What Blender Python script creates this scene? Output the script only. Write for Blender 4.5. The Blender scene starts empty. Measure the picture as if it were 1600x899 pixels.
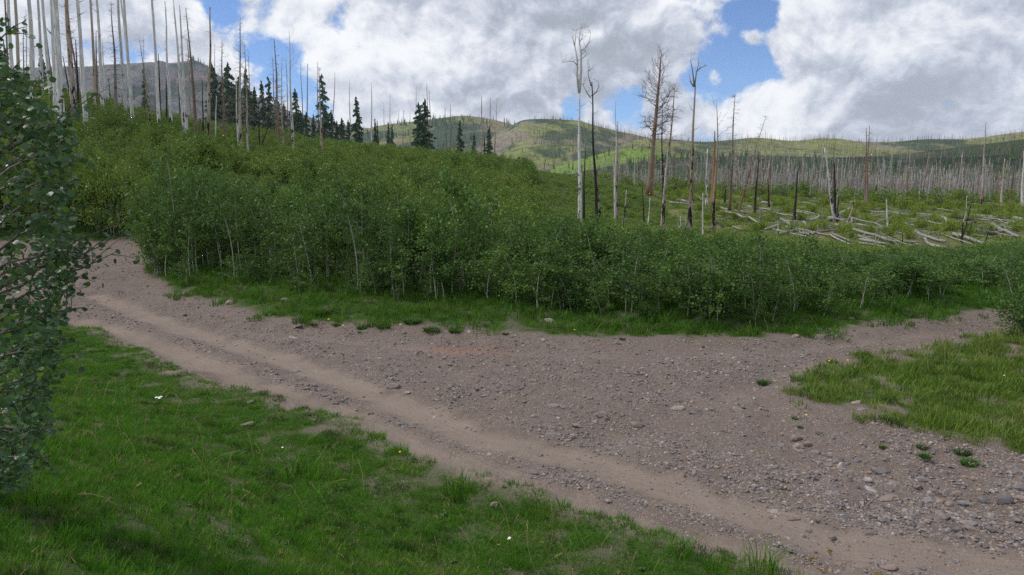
import bpy, math, random
import numpy as np
from mathutils import Vector, Matrix, Euler

S = bpy.context.scene
COL = S.collection
R = math.radians
random.seed(7)
NR = np.random.default_rng(7)

# ------------------------------------------------------------------ camera, sky, sun, exposure
CAM_Z, PITCH, FPX = 4.0, R(8.7), 1067.0
cam = bpy.data.cameras.new('camera')
cam.sensor_width = 36.0
cam.lens = 36.0 * FPX / 1600.0
cam.clip_start = 0.05
cam.clip_end = 12000
cam_o = bpy.data.objects.new('camera', cam)
COL.objects.link(cam_o)
cam_o.location = (0, 0, CAM_Z)
cam_o.rotation_euler = (math.pi / 2 - PITCH, 0, 0)
S.camera = cam_o
S.view_settings.view_transform = 'Standard'
S.view_settings.look = 'None'
S.view_settings.gamma = 1.0
S.view_settings.exposure = 1.1
S.view_settings.use_curve_mapping = False
S.render.engine = 'CYCLES'
S.cycles.use_denoising = False
S.cycles.max_bounces = 6
S.cycles.diffuse_bounces = 3
S.cycles.glossy_bounces = 2
S.cycles.transmission_bounces = 3
S.cycles.volume_bounces = 0
S.cycles.transparent_max_bounces = 8
S.cycles.sample_clamp_indirect = 4.0
S.cycles.use_adaptive_sampling = False

SUN_EL, SUN_AZ = R(56), R(280)      # azimuth clockwise from +Y: high up on the left
SUN_DIR = Vector((math.cos(SUN_EL) * math.sin(SUN_AZ), math.cos(SUN_EL) * math.cos(SUN_AZ), math.sin(SUN_EL)))
sl = bpy.data.lights.new('sun', 'SUN')
sl.energy = 1.5            # thin cloud over the sun: weak and very soft
sl.angle = R(12)
sl.color = (1.0, 0.95, 0.87)
so = bpy.data.objects.new('sun', sl)
COL.objects.link(so)
so.rotation_euler = SUN_DIR.to_track_quat('Z', 'Y').to_euler()

CT, ST = math.cos(PITCH), math.sin(PITCH)


def ray(px, py):
    """direction of the line of sight through a point of the 1600 x 899 frame"""
    a, b = (px - 800.0) / FPX, (449.5 - py) / FPX
    return Vector((a, CT + b * ST, -ST + b * CT))


class NT:
    """small helper round a node tree"""
    def __init__(self, tree):
        self.t = tree
        self.n = tree.nodes
        self.l = tree.links

    def add(self, kind, ins=None, **props):
        nd = self.n.new(kind)
        for k, v in props.items():
            setattr(nd, k, v)
        for k, v in (ins or {}).items():
            self.put(nd.inputs[k], v)
        return nd

    def put(self, sock, v):
        if isinstance(v, bpy.types.NodeSocket):
            self.l.new(v, sock)
        else:
            if sock.type == 'RGBA' and len(v) == 3:
                v = (*v, 1.0)
            sock.default_value = v

    def math(self, op, a, b=0.0, c=0.0, clamp=False):
        nd = self.add('ShaderNodeMath', {0: a, 1: b, 2: c}, operation=op)
        nd.use_clamp = clamp
        return nd.outputs[0]

    def mix(self, f, a, b, blend='MIX'):
        nd = self.add('ShaderNodeMix', data_type='RGBA', blend_type=blend)
        self.put(nd.inputs['Factor'], f)
        self.put(nd.inputs[6], a)
        self.put(nd.inputs[7], b)
        return nd.outputs[2]

    def rng(self, v, a, b, c=0.0, d=1.0, smooth=True):
        nd = self.add('ShaderNodeMapRange', {'Value': v, 'From Min': a, 'From Max': b, 'To Min': c, 'To Max': d},
                      interpolation_type='SMOOTHSTEP' if smooth else 'LINEAR')
        return nd.outputs[0]

    def noise(self, vec, scale, detail=4.0, rough=0.55, dist=0.0):
        nd = self.add('ShaderNodeTexNoise', {'Scale': scale, 'Detail': detail, 'Roughness': rough, 'Distortion': dist})
        if vec is not None:
            self.l.new(vec, nd.inputs['Vector'])
        return nd.outputs[0]

    def vmath(self, op, a, b=(0, 0, 0)):
        nd = self.add('ShaderNodeVectorMath', {0: a, 1: b}, operation=op)
        return nd.outputs['Value'] if op in ('DISTANCE', 'DOT_PRODUCT', 'LENGTH') else nd.outputs['Vector']

    def ramp(self, f, stops):
        nd = self.add('ShaderNodeValToRGB', {0: f})
        el = nd.color_ramp.elements
        while len(el) < len(stops):
            el.new(0.5)
        for e, (p, c) in zip(el, stops):
            e.position = p
            e.color = (*c, 1.0)
        return nd.outputs[0]


# ---- the sky: a clear Nishita sky behind broken cumulus cloud
def build_sky():
    w = bpy.data.worlds.new('World')
    S.world = w
    w.use_nodes = True
    t = NT(w.node_tree)
    t.n.clear()
    out = t.add('ShaderNodeOutputWorld')
    bg = t.add('ShaderNodeBackground', {'Strength': 0.066})
    t.l.new(bg.outputs[0], out.inputs[0])
    sky = t.add('ShaderNodeTexSky', sky_type='NISHITA')
    sky.sun_disc = False
    sky.sun_elevation = SUN_EL
    sky.sun_rotation = SUN_AZ
    sky.altitude = 2600
    sky.air_density = 1.0
    sky.dust_density = 0.0
    sky.ozone_density = 2.0
    d = t.add('ShaderNodeTexCoord').outputs['Generated']
    d = t.vmath('NORMALIZE', d)
    st = t.vmath('MULTIPLY', d, (1.0, 1.0, 1.25))
    wn = t.add('ShaderNodeTexNoise', {'Scale': 5.0, 'Detail': 4.0})
    t.l.new(st, wn.inputs['Vector'])
    warp = t.vmath('MULTIPLY', t.vmath('SUBTRACT', wn.outputs['Color'], (0.5, 0.5, 0.5)), (0.085, 0.085, 0.085))
    p = t.vmath('ADD', st, warp)
    n0 = t.noise(p, 6.2, 13.0, 0.60)
    n1 = t.math('ADD', t.math('MULTIPLY', t.math('SUBTRACT', n0, 0.5), 1.7), 0.5)
    # the same field a little way towards the light gives the clouds their relief
    n2 = t.noise(t.vmath('ADD', p, (-0.010, -0.005, 0.022)), 6.2, 13.0, 0.60)

    def blob(px, py, r, amp):
        c = ray(px, py).normalized()
        dist = t.vmath('DISTANCE', d, (c.x, c.y, c.z))
        return t.rng(dist, 0.0, r / FPX, amp, 0.0)

    def total(base, items):
        v = base
        for it in items:
            v = t.math('ADD', v, blob(*it))
        return v
    dens = total(t.math('ADD', n1, 0.155), [
        (425, 75, 100, -0.36), (480, 160, 80, -0.28), (338, 15, 45, -0.22), (330, 95, 70, 0.16), (525, 205, 60, -0.14), (440, 120, 60, -0.12),
        (1175, 20, 55, -0.42), (1158, 100, 50, -0.36), (1080, 50, 70, 0.12), (1172, 62, 26, 0.24), (1120, 118, 24, 0.2), (1240, 60, 50, 0.10), (1090, 125, 60, -0.15), (985, 165, 60, -0.27), (885, 175, 50, -0.26), (1215, 25, 60, -0.22),
        (1205, 100, 45, -0.16), (395, 45, 45, 0.20), (440, 45, 40, 0.18), (480, 40, 60, 0.16),
        (770, 60, 300, 0.24), (1430, 90, 260, 0.24), (150, 70, 260, 0.12), (1050, 200, 110, 0.14), (455, 165, 26, 0.2), (830, 190, 60, 0.12)])
    alpha = t.rng(dens, 0.45, 0.61)
    thick = t.rng(dens, 0.52, 0.95)
    rel = t.math('SUBTRACT', n0, n2)
    lum = t.math('ADD', t.math('MULTIPLY', rel, 2.6), t.math('MULTIPLY', thick, -0.06))
    lum = total(t.math('ADD', lum, 0.585), [
        (640, 115, 130, 0.13), (1480, 95, 110, 0.13), (520, 30, 130, 0.08), (1250, 190, 130, 0.06), (1280, 70, 160, 0.05), (780, 15, 130, 0.05), (480, 120, 90, 0.06),
        (930, 90, 240, -0.20), (1010, 95, 90, -0.06), (740, 90, 120, -0.03), (1480, 185, 150, -0.32), (1350, 170, 120, -0.14), (740, 180, 120, -0.14), (1400, 20, 160, -0.04), (1590, 60, 110, -0.07), (830, 150, 110, -0.05)])
    lum = t.rng(lum, 0.12, 0.90, 0.31, 0.745)
    tint = t.mix(t.rng(lum, 0.35, 0.85), (0.86, 0.93, 1.10), (1.0, 1.0, 1.0))
    cc = t.vmath('MULTIPLY', tint, (10.0, 10.0, 10.0))
    sc = t.add('ShaderNodeVectorMath', {0: cc, 3: lum}, operation='SCALE').outputs[0]
    clear = t.mix(1.0, sky.outputs[0], (0.60, 0.78, 1.0), 'MULTIPLY')
    t.l.new(t.mix(alpha, clear, sc), bg.inputs['Color'])


build_sky()

# ------------------------------------------------------------------ numeric helpers
def _hash(ix, iy, s):
    h = (ix.astype(np.int64) * 374761393 + iy.astype(np.int64) * 668265263 + s * 1442695041) & 0x7fffffff
    h = ((h ^ (h >> 13)) * 1274126177) & 0x7fffffff
    return ((h ^ (h >> 16)) & 0xffff) / 65535.0


def vnoise(x, y, s=0):
    x = np.asarray(x, float); y = np.asarray(y, float)
    ix, iy = np.floor(x), np.floor(y)
    fx, fy = x - ix, y - iy
    fx, fy = fx * fx * (3 - 2 * fx), fy * fy * (3 - 2 * fy)
    a, b = _hash(ix, iy, s), _hash(ix + 1, iy, s)
    c, d = _hash(ix, iy + 1, s), _hash(ix + 1, iy + 1, s)
    return (a * (1 - fx) + b * fx) * (1 - fy) + (c * (1 - fx) + d * fx) * fy


def fbm(x, y, s=0, o=4):
    v, a, t = 0.0, 0.5, 0.0
    for k in range(o):
        v = v + a * vnoise(np.asarray(x) * 2 ** k + 17 * k, np.asarray(y) * 2 ** k - 9 * k, s + k)
        t += a
        a *= 0.5
    return v / t


def sstep(a, b, x):
    t = np.clip((np.asarray(x, float) - a) / (b - a), 0, 1)
    return t * t * (3 - 2 * t)


def flat_at(px, py):
    d = ray(px, py)
    k = -CAM_Z / d.z
    return (d.x * k, d.y * k)


def seg_dist(x, y, poly, closed=False):
    best = np.full(np.shape(x), 1e9)
    n = len(poly)
    for i in range(n if closed else n - 1):
        (ax, ay), (bx, by) = poly[i], poly[(i + 1) % n]
        dx, dy = bx - ax, by - ay
        q = np.clip(((x - ax) * dx + (y - ay) * dy) / (dx * dx + dy * dy + 1e-9), 0, 1)
        best = np.minimum(best, np.hypot(x - ax - q * dx, y - ay - q * dy))
    return best


def inside(x, y, poly):
    r = np.zeros(np.shape(x), bool)
    n = len(poly)
    for i in range(n):
        (ax, ay), (bx, by) = poly[i], poly[(i + 1) % n]
        if ay == by:
            continue
        c = ((ay > y) != (by > y)) & (x < (bx - ax) * (y - ay) / (by - ay) + ax)
        r ^= c
    return r


def sdist(x, y, poly):
    """positive inside"""
    d = seg_dist(x, y, poly, True)
    return np.where(inside(x, y, poly), d, -d)


# ------------------------------------------------------------------ the lie of the land
TAB = {  # column of the frame: (distance, height)
    -200: [(0, 0), (20, 0), (42, .2), (50, 2.4), (70, 10), (90, 16.5), (110, 21), (130, 22.5), (200, 22), (400, 5)],
    0: [(0, 0), (25, 0), (43, .2), (50, 2.0), (70, 9.5), (90, 15.8), (110, 20), (130, 21), (200, 19), (400, 2)],
    100: [(0, 0), (28, 0), (43.5, .2), (52, 2.0), (72, 8.6), (92, 14), (112, 17.4), (130, 18.2), (200, 16), (400, 2)],
    200: [(0, 0), (30, 0), (43, .2), (55, 2.8), (75, 8), (95, 12.3), (115, 15.2), (140, 15.6), (200, 13), (400, 0)],
    300: [(0, 0), (27, 0), (38, .9), (52, 3.2), (72, 7), (92, 10.4), (110, 12.2), (135, 12.4), (200, 10), (400, 0)],
    400: [(0, 0), (24, 0), (35, 1.2), (50, 3), (70, 5.8), (90, 8.4), (105, 9.6), (130, 10), (200, 7), (400, -2)],
    600: [(0, 0), (22, 0), (35, 1), (50, 2.4), (70, 4.6), (90, 6.9), (110, 8.4), (130, 8.6), (200, 5), (400, -3)],
    800: [(0, 0), (21, 0), (35, .5), (50, 1.4), (70, 3.2), (90, 5), (105, 5.8), (130, 5.9), (200, 2), (400, -4)],
    900: [(0, 0), (21, 0), (35, .1), (53, .2), (70, 1.4), (90, 3.6), (105, 4.4), (130, 4.4), (200, 1), (400, -4)],
    1000: [(0, 0), (20, 0), (40, 0), (60, .2), (75, 1.3), (89, 3.0), (95, 3.2), (110, 3.1), (140, 2.2), (200, 0), (400, -4)],
    1100: [(0, 0), (19, 0), (40, 0), (60, .1), (80, 1), (100, 1.8), (125, 2), (160, 1.2), (220, -1), (400, -4)],
    1200: [(0, 0), (17, 0), (40, 0), (45, 0), (60, .5), (80, 1.2), (100, 1.7), (125, 1.8), (160, .8), (220, -1), (400, -4)],
    1400: [(0, 0), (19, 0), (40, -.3), (60, 0), (100, .2), (130, 0), (160, -.6), (220, -1.5), (400, -4)],
    1600: [(0, 0), (20, 0), (40, -.3), (60, 0), (80, .3), (130, .1), (200, -1), (400, -4)],
    1900: [(0, 0), (20, 0), (40, -.3), (60, 0), (80, .3), (130, .1), (200, -1), (400, -4)],
}


def build_table():
    cols = sorted(TAB)
    us = np.array([(c - 800) / FPX * CT for c in cols])
    ug, yg = np.linspace(us[0], us[-1], 180), np.linspace(0, 400, 401)
    m = np.array([np.interp(yg, *zip(*TAB[c])) for c in cols])
    g = np.array([np.interp(ug, us, m[:, j]) for j in range(len(yg))])
    def blur(a, k, sg):
        kern = np.exp(-0.5 * (np.arange(-k, k + 1) / sg) ** 2)
        kern /= kern.sum()
        p = np.pad(a, ((k, k), (0, 0)), 'edge')
        return sum(w * p[i:i + a.shape[0]] for i, w in enumerate(kern))
    g = blur(g, 9, 3.5)
    g = blur(g.T, 8, 3.0).T
    return ug, yg, g.T                    # g.T[u, y]


UG, YG, ZG = build_table()


def px_list(pts):
    return [flat_at(*p) for p in pts]


FAR_EDGE = px_list([(228, 385), (224, 432), (262, 462), (340, 480), (400, 502), (470, 508), (560, 514), (700, 520), (860, 534), (920, 533), (1010, 534), (1110, 536), (1200, 537), (1330, 525), (1450, 506), (1560, 491)])
RIGHT_EDGE = px_list([(1590, 524), (1450, 546), (1345, 560), (1290, 574), (1245, 600), (1225, 625), (1255, 652), (1330, 668), (1400, 680), (1480, 694), (1540, 710), (1605, 728)])
LEFT_EDGE = px_list([(118, 512), (200, 545), (300, 585), (400, 622), (500, 658), (590, 690), (640, 715), (730, 735), (790, 765), (860, 795), (950, 828), (1040, 853), (1120, 882)])
# the dirt: far edge left to right, out along the right branch and back, the right meadow's edge, the way out at the lower right, the near verge
ROAD = FAR_EDGE + [(22, 23.5), (40, 27), (40, 23), (22, 20.2)] + RIGHT_EDGE + [(13, 7.5), (13, 2.0), (5.0, 4.6)] + LEFT_EDGE[::-1] + [(-20, 24.5), (-28, 32), (-36, 37), (-48, 39), (-48, 43), (-36, 42.8), (-28, 42.4)]
TRACKS = [px_list([(120, 500), (210, 525), (400, 600), (600, 685), (800, 762), (1000, 832), (1150, 882), (1400, 940)]),
          px_list([(150, 462), (280, 512), (430, 556), (600, 620), (760, 684), (920, 715), (1100, 775), (1300, 840), (1700, 900)]),
          px_list([(1620, 500), (1400, 525), (1200, 548), (1000, 556), (700, 548), (400, 520)]),
          px_list([(1620, 512), (1400, 541), (1250, 575), (1100, 625), (980, 680), (900, 715)])]
GULLY = px_list([(1225, 680), (1280, 705), (1340, 735), (1430, 770), (1520, 795), (1640, 830)])


def bank_q(x, y):
    return -0.63 * (x - 2.0) - 0.776 * (y - 6.7)


def road_sd(x, y):
    return sdist(x, y, ROAD) + (fbm(np.asarray(x) * 0.9, np.asarray(y) * 0.9, 5) - 0.5) * (0.9 - 0.65 * sstep(6.0, 9.0, x) * sstep(13.0, 15.5, y)) + (vnoise(np.asarray(x) * 4, np.asarray(y) * 4, 9) - .5) * 0.22


def ground_base(x, y):
    x = np.asarray(x, float); y = np.asarray(y, float)
    yy = np.clip(y, 0, 399.9)
    u = np.clip(x / np.maximum(yy, 8), UG[0], UG[-1])
    fu = (u - UG[0]) / (UG[1] - UG[0])
    iu = np.clip(fu.astype(int), 0, len(UG) - 2)
    fu = fu - iu
    iy = np.clip(yy.astype(int), 0, 399)
    fy = yy - iy
    z = (ZG[iu, iy] * (1 - fu) + ZG[iu + 1, iy] * fu) * (1 - fy) + (ZG[iu, iy + 1] * (1 - fu) + ZG[iu + 1, iy + 1] * fu) * fy
    z = z + np.where(y > 400, -(y - 400) * 0.02, 0)
    z = z + 2.2 * sstep(1.0, 7.0, bank_q(x, y)) * sstep(-40, -12, -np.hypot(x, y))
    z = z + (fbm(x * 0.12, y * 0.12, 3) - 0.5) * 0.8 * sstep(30, 60, y)
    return z


def ground_z(x, y):
    x = np.asarray(x, float); y = np.asarray(y, float)
    z = ground_base(x, y)
    near = (np.abs(x) < 45) & (y > -5) & (y < 60)
    if np.any(near):
        xs, ys = np.atleast_1d(x)[np.atleast_1d(near)], np.atleast_1d(y)[np.atleast_1d(near)]
        sd = road_sd(xs, ys)
        on = sstep(-0.1, 0.5, sd)
        tr = np.min([seg_dist(xs, ys, p) for p in TRACKS], axis=0)
        dz = on * (-0.085 * np.exp(-(tr / 0.42) ** 2) + (fbm(xs * 1.7, ys * 1.7, 21) - .5) * 0.16 + (fbm(xs * 5, ys * 5, 31, 3) - .5) * 0.11 * sstep(.2, .7, tr))
        dz = dz - on * 0.10 * np.exp(-(seg_dist(xs, ys, GULLY) / 0.5) ** 2)
        dz = dz + (1 - on) * (0.10 + (fbm(xs * 1.3, ys * 1.3, 41) - .5) * 0.16)
        dz = dz + 0.30 * sstep(0.2, 2.6, -sd) * (ys > 18)
        zz = np.atleast_1d(z).copy()
        zz[np.atleast_1d(near)] += dz
        z = zz.reshape(np.shape(x)) if np.shape(x) else float(zz[0])
    return z


def gz(x, y):
    return float(ground_z(np.array([x]), np.array([y]))[0])


def at(px, py, dz=0.0, y0=3.0, y1=390.0):
    """where the line of sight through a frame point meets the land (plus dz)"""
    d = ray(px, py)
    ys = np.concatenate([np.arange(y0, 60, 0.1), np.arange(60, y1, 0.5)])
    k = ys / d.y
    below = CAM_Z + d.z * k < ground_z(d.x * k, ys) + dz
    i = int(np.argmax(below)) if below.any() else len(ys) - 1
    x, y = d.x * k[i], ys[i]
    return Vector((x, y, gz(x, y)))


def at_depth(px, py, y):
    d = ray(px, py)
    return Vector((d.x / d.y * y, y, CAM_Z + d.z / d.y * y))


# ------------------------------------------------------------------ object helpers
def tag(o, label=None, cat=None, group=None, kind=None):
    if label: o['label'] = label
    if cat: o['category'] = cat
    if group: o['group'] = group
    if kind: o['kind'] = kind
    return o


def mesh(name, verts, faces, mats=(), smooth=False):
    me = bpy.data.meshes.new(name)
    me.from_pydata([tuple(v) for v in verts] if not isinstance(verts, np.ndarray) else verts.tolist(), [], faces if not isinstance(faces, np.ndarray) else faces.tolist())
    for m in (mats if isinstance(mats, (list, tuple)) else [mats]):
        me.materials.append(m)
    if smooth:
        me.polygons.foreach_set('use_smooth', np.ones(len(me.polygons), bool))
    me.update()
    return me


def obj(name, me, parent=None):
    o = bpy.data.objects.new(name, me)
    COL.objects.link(o)
    if parent:
        o.parent = parent
    return o


def empty(name, loc, rz=0.0):
    o = bpy.data.objects.new(name, None)
    COL.objects.link(o)
    o.empty_display_size = 0.1
    o.location = loc
    o.rotation_euler = (0, 0, rz)
    return o


def copy_tree(root):
    c = root.copy()
    COL.objects.link(c)
    for ch in root.children:
        d = ch.copy()
        COL.objects.link(d)
        d.parent = c
        for g in ch.children:
            e = g.copy()
            COL.objects.link(e)
            e.parent = d
    return c


def px_of(x, y):
    return 800 + FPX * x / y / CT


class MB:
    """collects tubes, leaves and so on into one mesh"""
    def __init__(self):
        self.v, self.f, self.k, self.n = [], [], [], 0

    def add(self, v, f, mat=0):
        v = np.asarray(v, float)
        self.v.append(v)
        for q in f:
            self.f.append(tuple(int(i) + self.n for i in q))
            self.k.append(mat)
        self.n += len(v)

    def tube(self, pts, radii, sides=6, mat=0, cap=True):
        pts = [Vector(p) for p in pts]
        n = len(pts)
        vs = []
        up = None
        for i in range(n):
            d = (pts[min(i + 1, n - 1)] - pts[max(i - 1, 0)])
            d = d.normalized() if d.length > 1e-9 else Vector((0, 0, 1))
            if up is None:
                up = d.orthogonal().normalized()
            up = (up - d * up.dot(d))
            up = up.normalized() if up.length > 1e-6 else d.orthogonal().normalized()
            sd = d.cross(up)
            for k in range(sides):
                a = 2 * math.pi * k / sides
                vs.append(pts[i] + (up * math.cos(a) + sd * math.sin(a)) * radii[i])
        fs = []
        for i in range(n - 1):
            for k in range(sides):
                k2 = (k + 1) % sides
                fs.append((i * sides + k, i * sides + k2, (i + 1) * sides + k2, (i + 1) * sides + k))
        if cap:
            fs.append(tuple(range(sides))[::-1])
            fs.append(tuple((n - 1) * sides + k for k in range(sides)))
        self.add([tuple(v) for v in vs], fs, mat)

    def mesh(self, name, mats, smooth=True):
        me = mesh(name, np.concatenate(self.v), self.f, mats, smooth)
        me.polygons.foreach_set('material_index', np.array(self.k, np.int32))
        return me


def scatter(name, pts, rots, scales, sources, idx=None, kind='stuff', label=None, parent=None):
    """points that carry copies of the source meshes through geometry nodes"""
    n = len(pts)
    me = bpy.data.meshes.new(name)
    me.from_pydata(np.asarray(pts, float).tolist(), [], [])
    a = me.attributes.new('rot', 'FLOAT_VECTOR', 'POINT'); a.data.foreach_set('vector', np.asarray(rots, np.float32).ravel())
    sc = np.asarray(scales, np.float32)
    if sc.ndim == 1:
        sc = np.repeat(sc[:, None], 3, 1)
    a = me.attributes.new('scl', 'FLOAT_VECTOR', 'POINT'); a.data.foreach_set('vector', sc.ravel())
    if idx is None:
        idx = NR.integers(0, len(sources), n)
    a = me.attributes.new('pick', 'INT', 'POINT'); a.data.foreach_set('value', np.asarray(idx, np.int32))
    coll = bpy.data.collections.new(name + '_source')
    for i, sm in enumerate(sources):
        coll.objects.link(bpy.data.objects.new(f'{name}_source_{i:02d}', sm))
    ng = bpy.data.node_groups.new(name + '_scatter', 'GeometryNodeTree')
    ng.interface.new_socket('Geometry', in_out='INPUT', socket_type='NodeSocketGeometry')
    ng.interface.new_socket('Geometry', in_out='OUTPUT', socket_type='NodeSocketGeometry')
    N, L = ng.nodes, ng.links
    gi, go = N.new('NodeGroupInput'), N.new('NodeGroupOutput')
    ci = N.new('GeometryNodeCollectionInfo')
    ci.inputs['Collection'].default_value = coll
    ci.inputs['Separate Children'].default_value = True
    ci.inputs['Reset Children'].default_value = True
    ip = N.new('GeometryNodeInstanceOnPoints')
    ip.inputs['Pick Instance'].default_value = True

    def attr(nm, ty):
        x = N.new('GeometryNodeInputNamedAttribute')
        x.data_type = ty
        x.inputs['Name'].default_value = nm
        return x.outputs[0]
    er = N.new('FunctionNodeEulerToRotation')
    L.new(attr('rot', 'FLOAT_VECTOR'), er.inputs[0])
    L.new(gi.outputs[0], ip.inputs['Points'])
    L.new(ci.outputs[0], ip.inputs['Instance'])
    L.new(attr('pick', 'INT'), ip.inputs['Instance Index'])
    L.new(er.outputs[0], ip.inputs['Rotation'])
    L.new(attr('scl', 'FLOAT_VECTOR'), ip.inputs['Scale'])
    L.new(ip.outputs[0], go.inputs[0])
    o = obj(name, me, parent)
    mod = o.modifiers.new('scatter', 'NODES')
    mod.node_group = ng
    if kind: o['kind'] = kind
    if label: o['label'] = label
    return o


# ------------------------------------------------------------------ materials
def new_mat(name):
    m = bpy.data.materials.new(name)
    m.use_nodes = True
    t = NT(m.node_tree)
    t.n.clear()
    out = t.add('ShaderNodeOutputMaterial')
    return m, t, out


def finish(t, out, color, rough=0.9, spec=0.2, bump=None, bump_d=0.02, bump_s=0.6, trans=None, tcol=None):
    b = t.add('ShaderNodeBsdfPrincipled', {'Base Color': color, 'Roughness': rough, 'Specular IOR Level': spec})
    if bump is not None:
        bn = t.add('ShaderNodeBump', {'Height': bump, 'Distance': bump_d, 'Strength': bump_s})
        t.l.new(bn.outputs[0], b.inputs['Normal'])
    sh = b.outputs[0]
    if trans:
        tr = t.add('ShaderNodeBsdfTranslucent', {'Color': tcol if tcol is not None else color})
        mx = t.add('ShaderNodeMixShader', {0: trans})
        t.l.new(sh, mx.inputs[1]); t.l.new(tr.outputs[0], mx.inputs[2])
        sh = mx.outputs[0]
    t.l.new(sh, out.inputs[0])


def pos(t):
    return t.add('ShaderNodeNewGeometry').outputs['Position']


def rnd(t):
    return t.add('ShaderNodeObjectInfo').outputs['Random']


def attr(t, name):
    return t.add('ShaderNodeAttribute', attribute_name=name).outputs['Fac']


def mat_ground():
    m, t, out = new_mat('ground')
    p = pos(t)
    n_big = t.noise(p, 0.35, 4)
    n_mid = t.noise(p, 2.2, 6, 0.65)
    n_fine = t.noise(p, 14, 6, 0.7)
    n_grit = t.noise(p, 55, 4, 0.7)
    vor = t.add('ShaderNodeTexVoronoi', {'Scale': 26.0, 'Randomness': 1.0}, feature='F1')
    t.l.new(p, vor.inputs['Vector'])
    vor2 = t.add('ShaderNodeTexVoronoi', {'Scale': 60.0, 'Randomness': 1.0}, feature='F1')
    t.l.new(p, vor2.inputs['Vector'])
    soil = t.mix(n_mid, (0.104, 0.080, 0.066), (0.196, 0.153, 0.127))
    soil = t.mix(t.rng(n_big, 0.35, 0.7), soil, (0.168, 0.130, 0.112))
    lane = t.add('ShaderNodeAttribute', attribute_name='lane').outputs['Fac']
    sv = t.add('ShaderNodeCombineXYZ', {0: t.math('MULTIPLY', lane, 26.0), 1: t.noise(p, 0.6, 2), 2: 0.0}).outputs[0]
    streak = t.noise(sv, 1.0, 3, 0.6)
    tracks = t.mix(n_mid, (0.195, 0.155, 0.131), (0.256, 0.207, 0.176))
    tracks = t.mix(t.rng(streak, 0.35, 0.65), t.mix(0.35, tracks, (0.12, 0.095, 0.08)), tracks)
    tracks = t.mix(t.rng(t.noise(p, 38, 3, 0.6), 0.60, 0.68), tracks, (0.11, 0.09, 0.08))
    soil = t.mix(t.rng(n_fine, 0.36, 0.62), t.mix(0.5, soil, (0.09, 0.07, 0.062)), soil)
    # small set stones in the loose part: each cell its own tone
    cellt = t.ramp(t.add('ShaderNodeSeparateColor', {0: vor.outputs['Color']}).outputs[0],
                   [(0.0, (0.10, 0.092, 0.09)), (0.45, (0.20, 0.18, 0.175)), (0.75, (0.30, 0.245, 0.21)), (1.0, (0.36, 0.34, 0.33))])
    stone = t.math('MULTIPLY', t.rng(vor.outputs['Distance'], 0.46, 0.30), t.rng(n_mid, 0.36, 0.52))
    stone = t.math('MULTIPLY', stone, t.math('SUBTRACT', 1.0, attr(t, 'track'), clamp=True))
    soil = t.mix(attr(t, 'track'), soil, tracks)
    soil = t.mix(t.math('MULTIPLY', stone, 0.9), soil, cellt)
    cell2 = t.ramp(t.add('ShaderNodeSeparateColor', {0: vor2.outputs['Color']}).outputs[1], [(0.0, (0.045, 0.038, 0.036)), (0.5, (0.17, 0.14, 0.125)), (1.0, (0.30, 0.265, 0.245))])
    pick2 = t.math('MULTIPLY', t.rng(vor2.outputs['Distance'], 0.45, 0.28), t.rng(t.noise(p, 4.5, 4, .6), 0.44, 0.6))
    soil = t.mix(t.math('MULTIPLY', pick2, t.math('SUBTRACT', 0.8, t.math('MULTIPLY', attr(t, 'track'), 0.65))), soil, cell2)
    soil = t.mix(t.math('MULTIPLY', attr(t, 'red'), t.rng(n_fine, 0.4, 0.6)), soil, (0.27, 0.125, 0.08))
    turf = t.mix(t.rng(n_grit, 0.35, 0.65), (0.014, 0.034, 0.005), (0.055, 0.105, 0.016))
    turf = t.mix(t.rng(n_fine, 0.52, 0.78), turf, (0.085, 0.075, 0.04))
    meadow = t.mix(t.rng(n_big, 0.35, 0.65), (0.065, 0.095, 0.020), (0.145, 0.145, 0.050))
    meadow = t.mix(t.rng(n_mid, 0.5, 0.75), meadow, (0.15, 0.12, 0.075))
    g = attr(t, 'grass')
    col = t.mix(g, soil, turf)
    col = t.mix(attr(t, 'meadow'), col, meadow)
    h = t.math('ADD', t.math('MULTIPLY', n_fine, 0.7), t.math('MULTIPLY', n_grit, 0.35))
    h = t.math('ADD', h, t.math('MULTIPLY', stone, 0.6))
    h = t.math('ADD', h, t.math('MULTIPLY', t.math('MULTIPLY', streak, attr(t, 'track')), 0.5))
    h = t.math('ADD', h, t.math('MULTIPLY', t.rng(vor2.outputs['Distance'], 0.5, 0.1), 0.2))
    finish(t, out, col, 0.95, 0.15, h, 0.03, 0.8)
    return m


def mat_rock():
    m, t, out = new_mat('rock')
    p = t.add('ShaderNodeTexCoord').outputs['Object']
    r = rnd(t)
    base = t.ramp(r, [(0.0, (0.07, 0.066, 0.068)), (0.22, (0.17, 0.165, 0.18)), (0.45, (0.25, 0.195, 0.165)), (0.62, (0.225, 0.22, 0.238)), (0.82, (0.32, 0.235, 0.185)), (1.0, (0.40, 0.385, 0.375))])
    n = t.noise(pos(t), 30, 5, 0.7)
    col = t.mix(t.rng(n, 0.3, 0.7), t.mix(0.55, base, (0.05, 0.043, 0.04)), base)
    dust = t.rng(t.noise(pos(t), 9, 3), 0.45, 0.65)
    col = t.mix(t.math('MULTIPLY', dust, 0.6), col, (0.185, 0.148, 0.128))
    finish(t, out, col, 0.85, 0.25, n, 0.01, 0.6)
    return m


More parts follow.
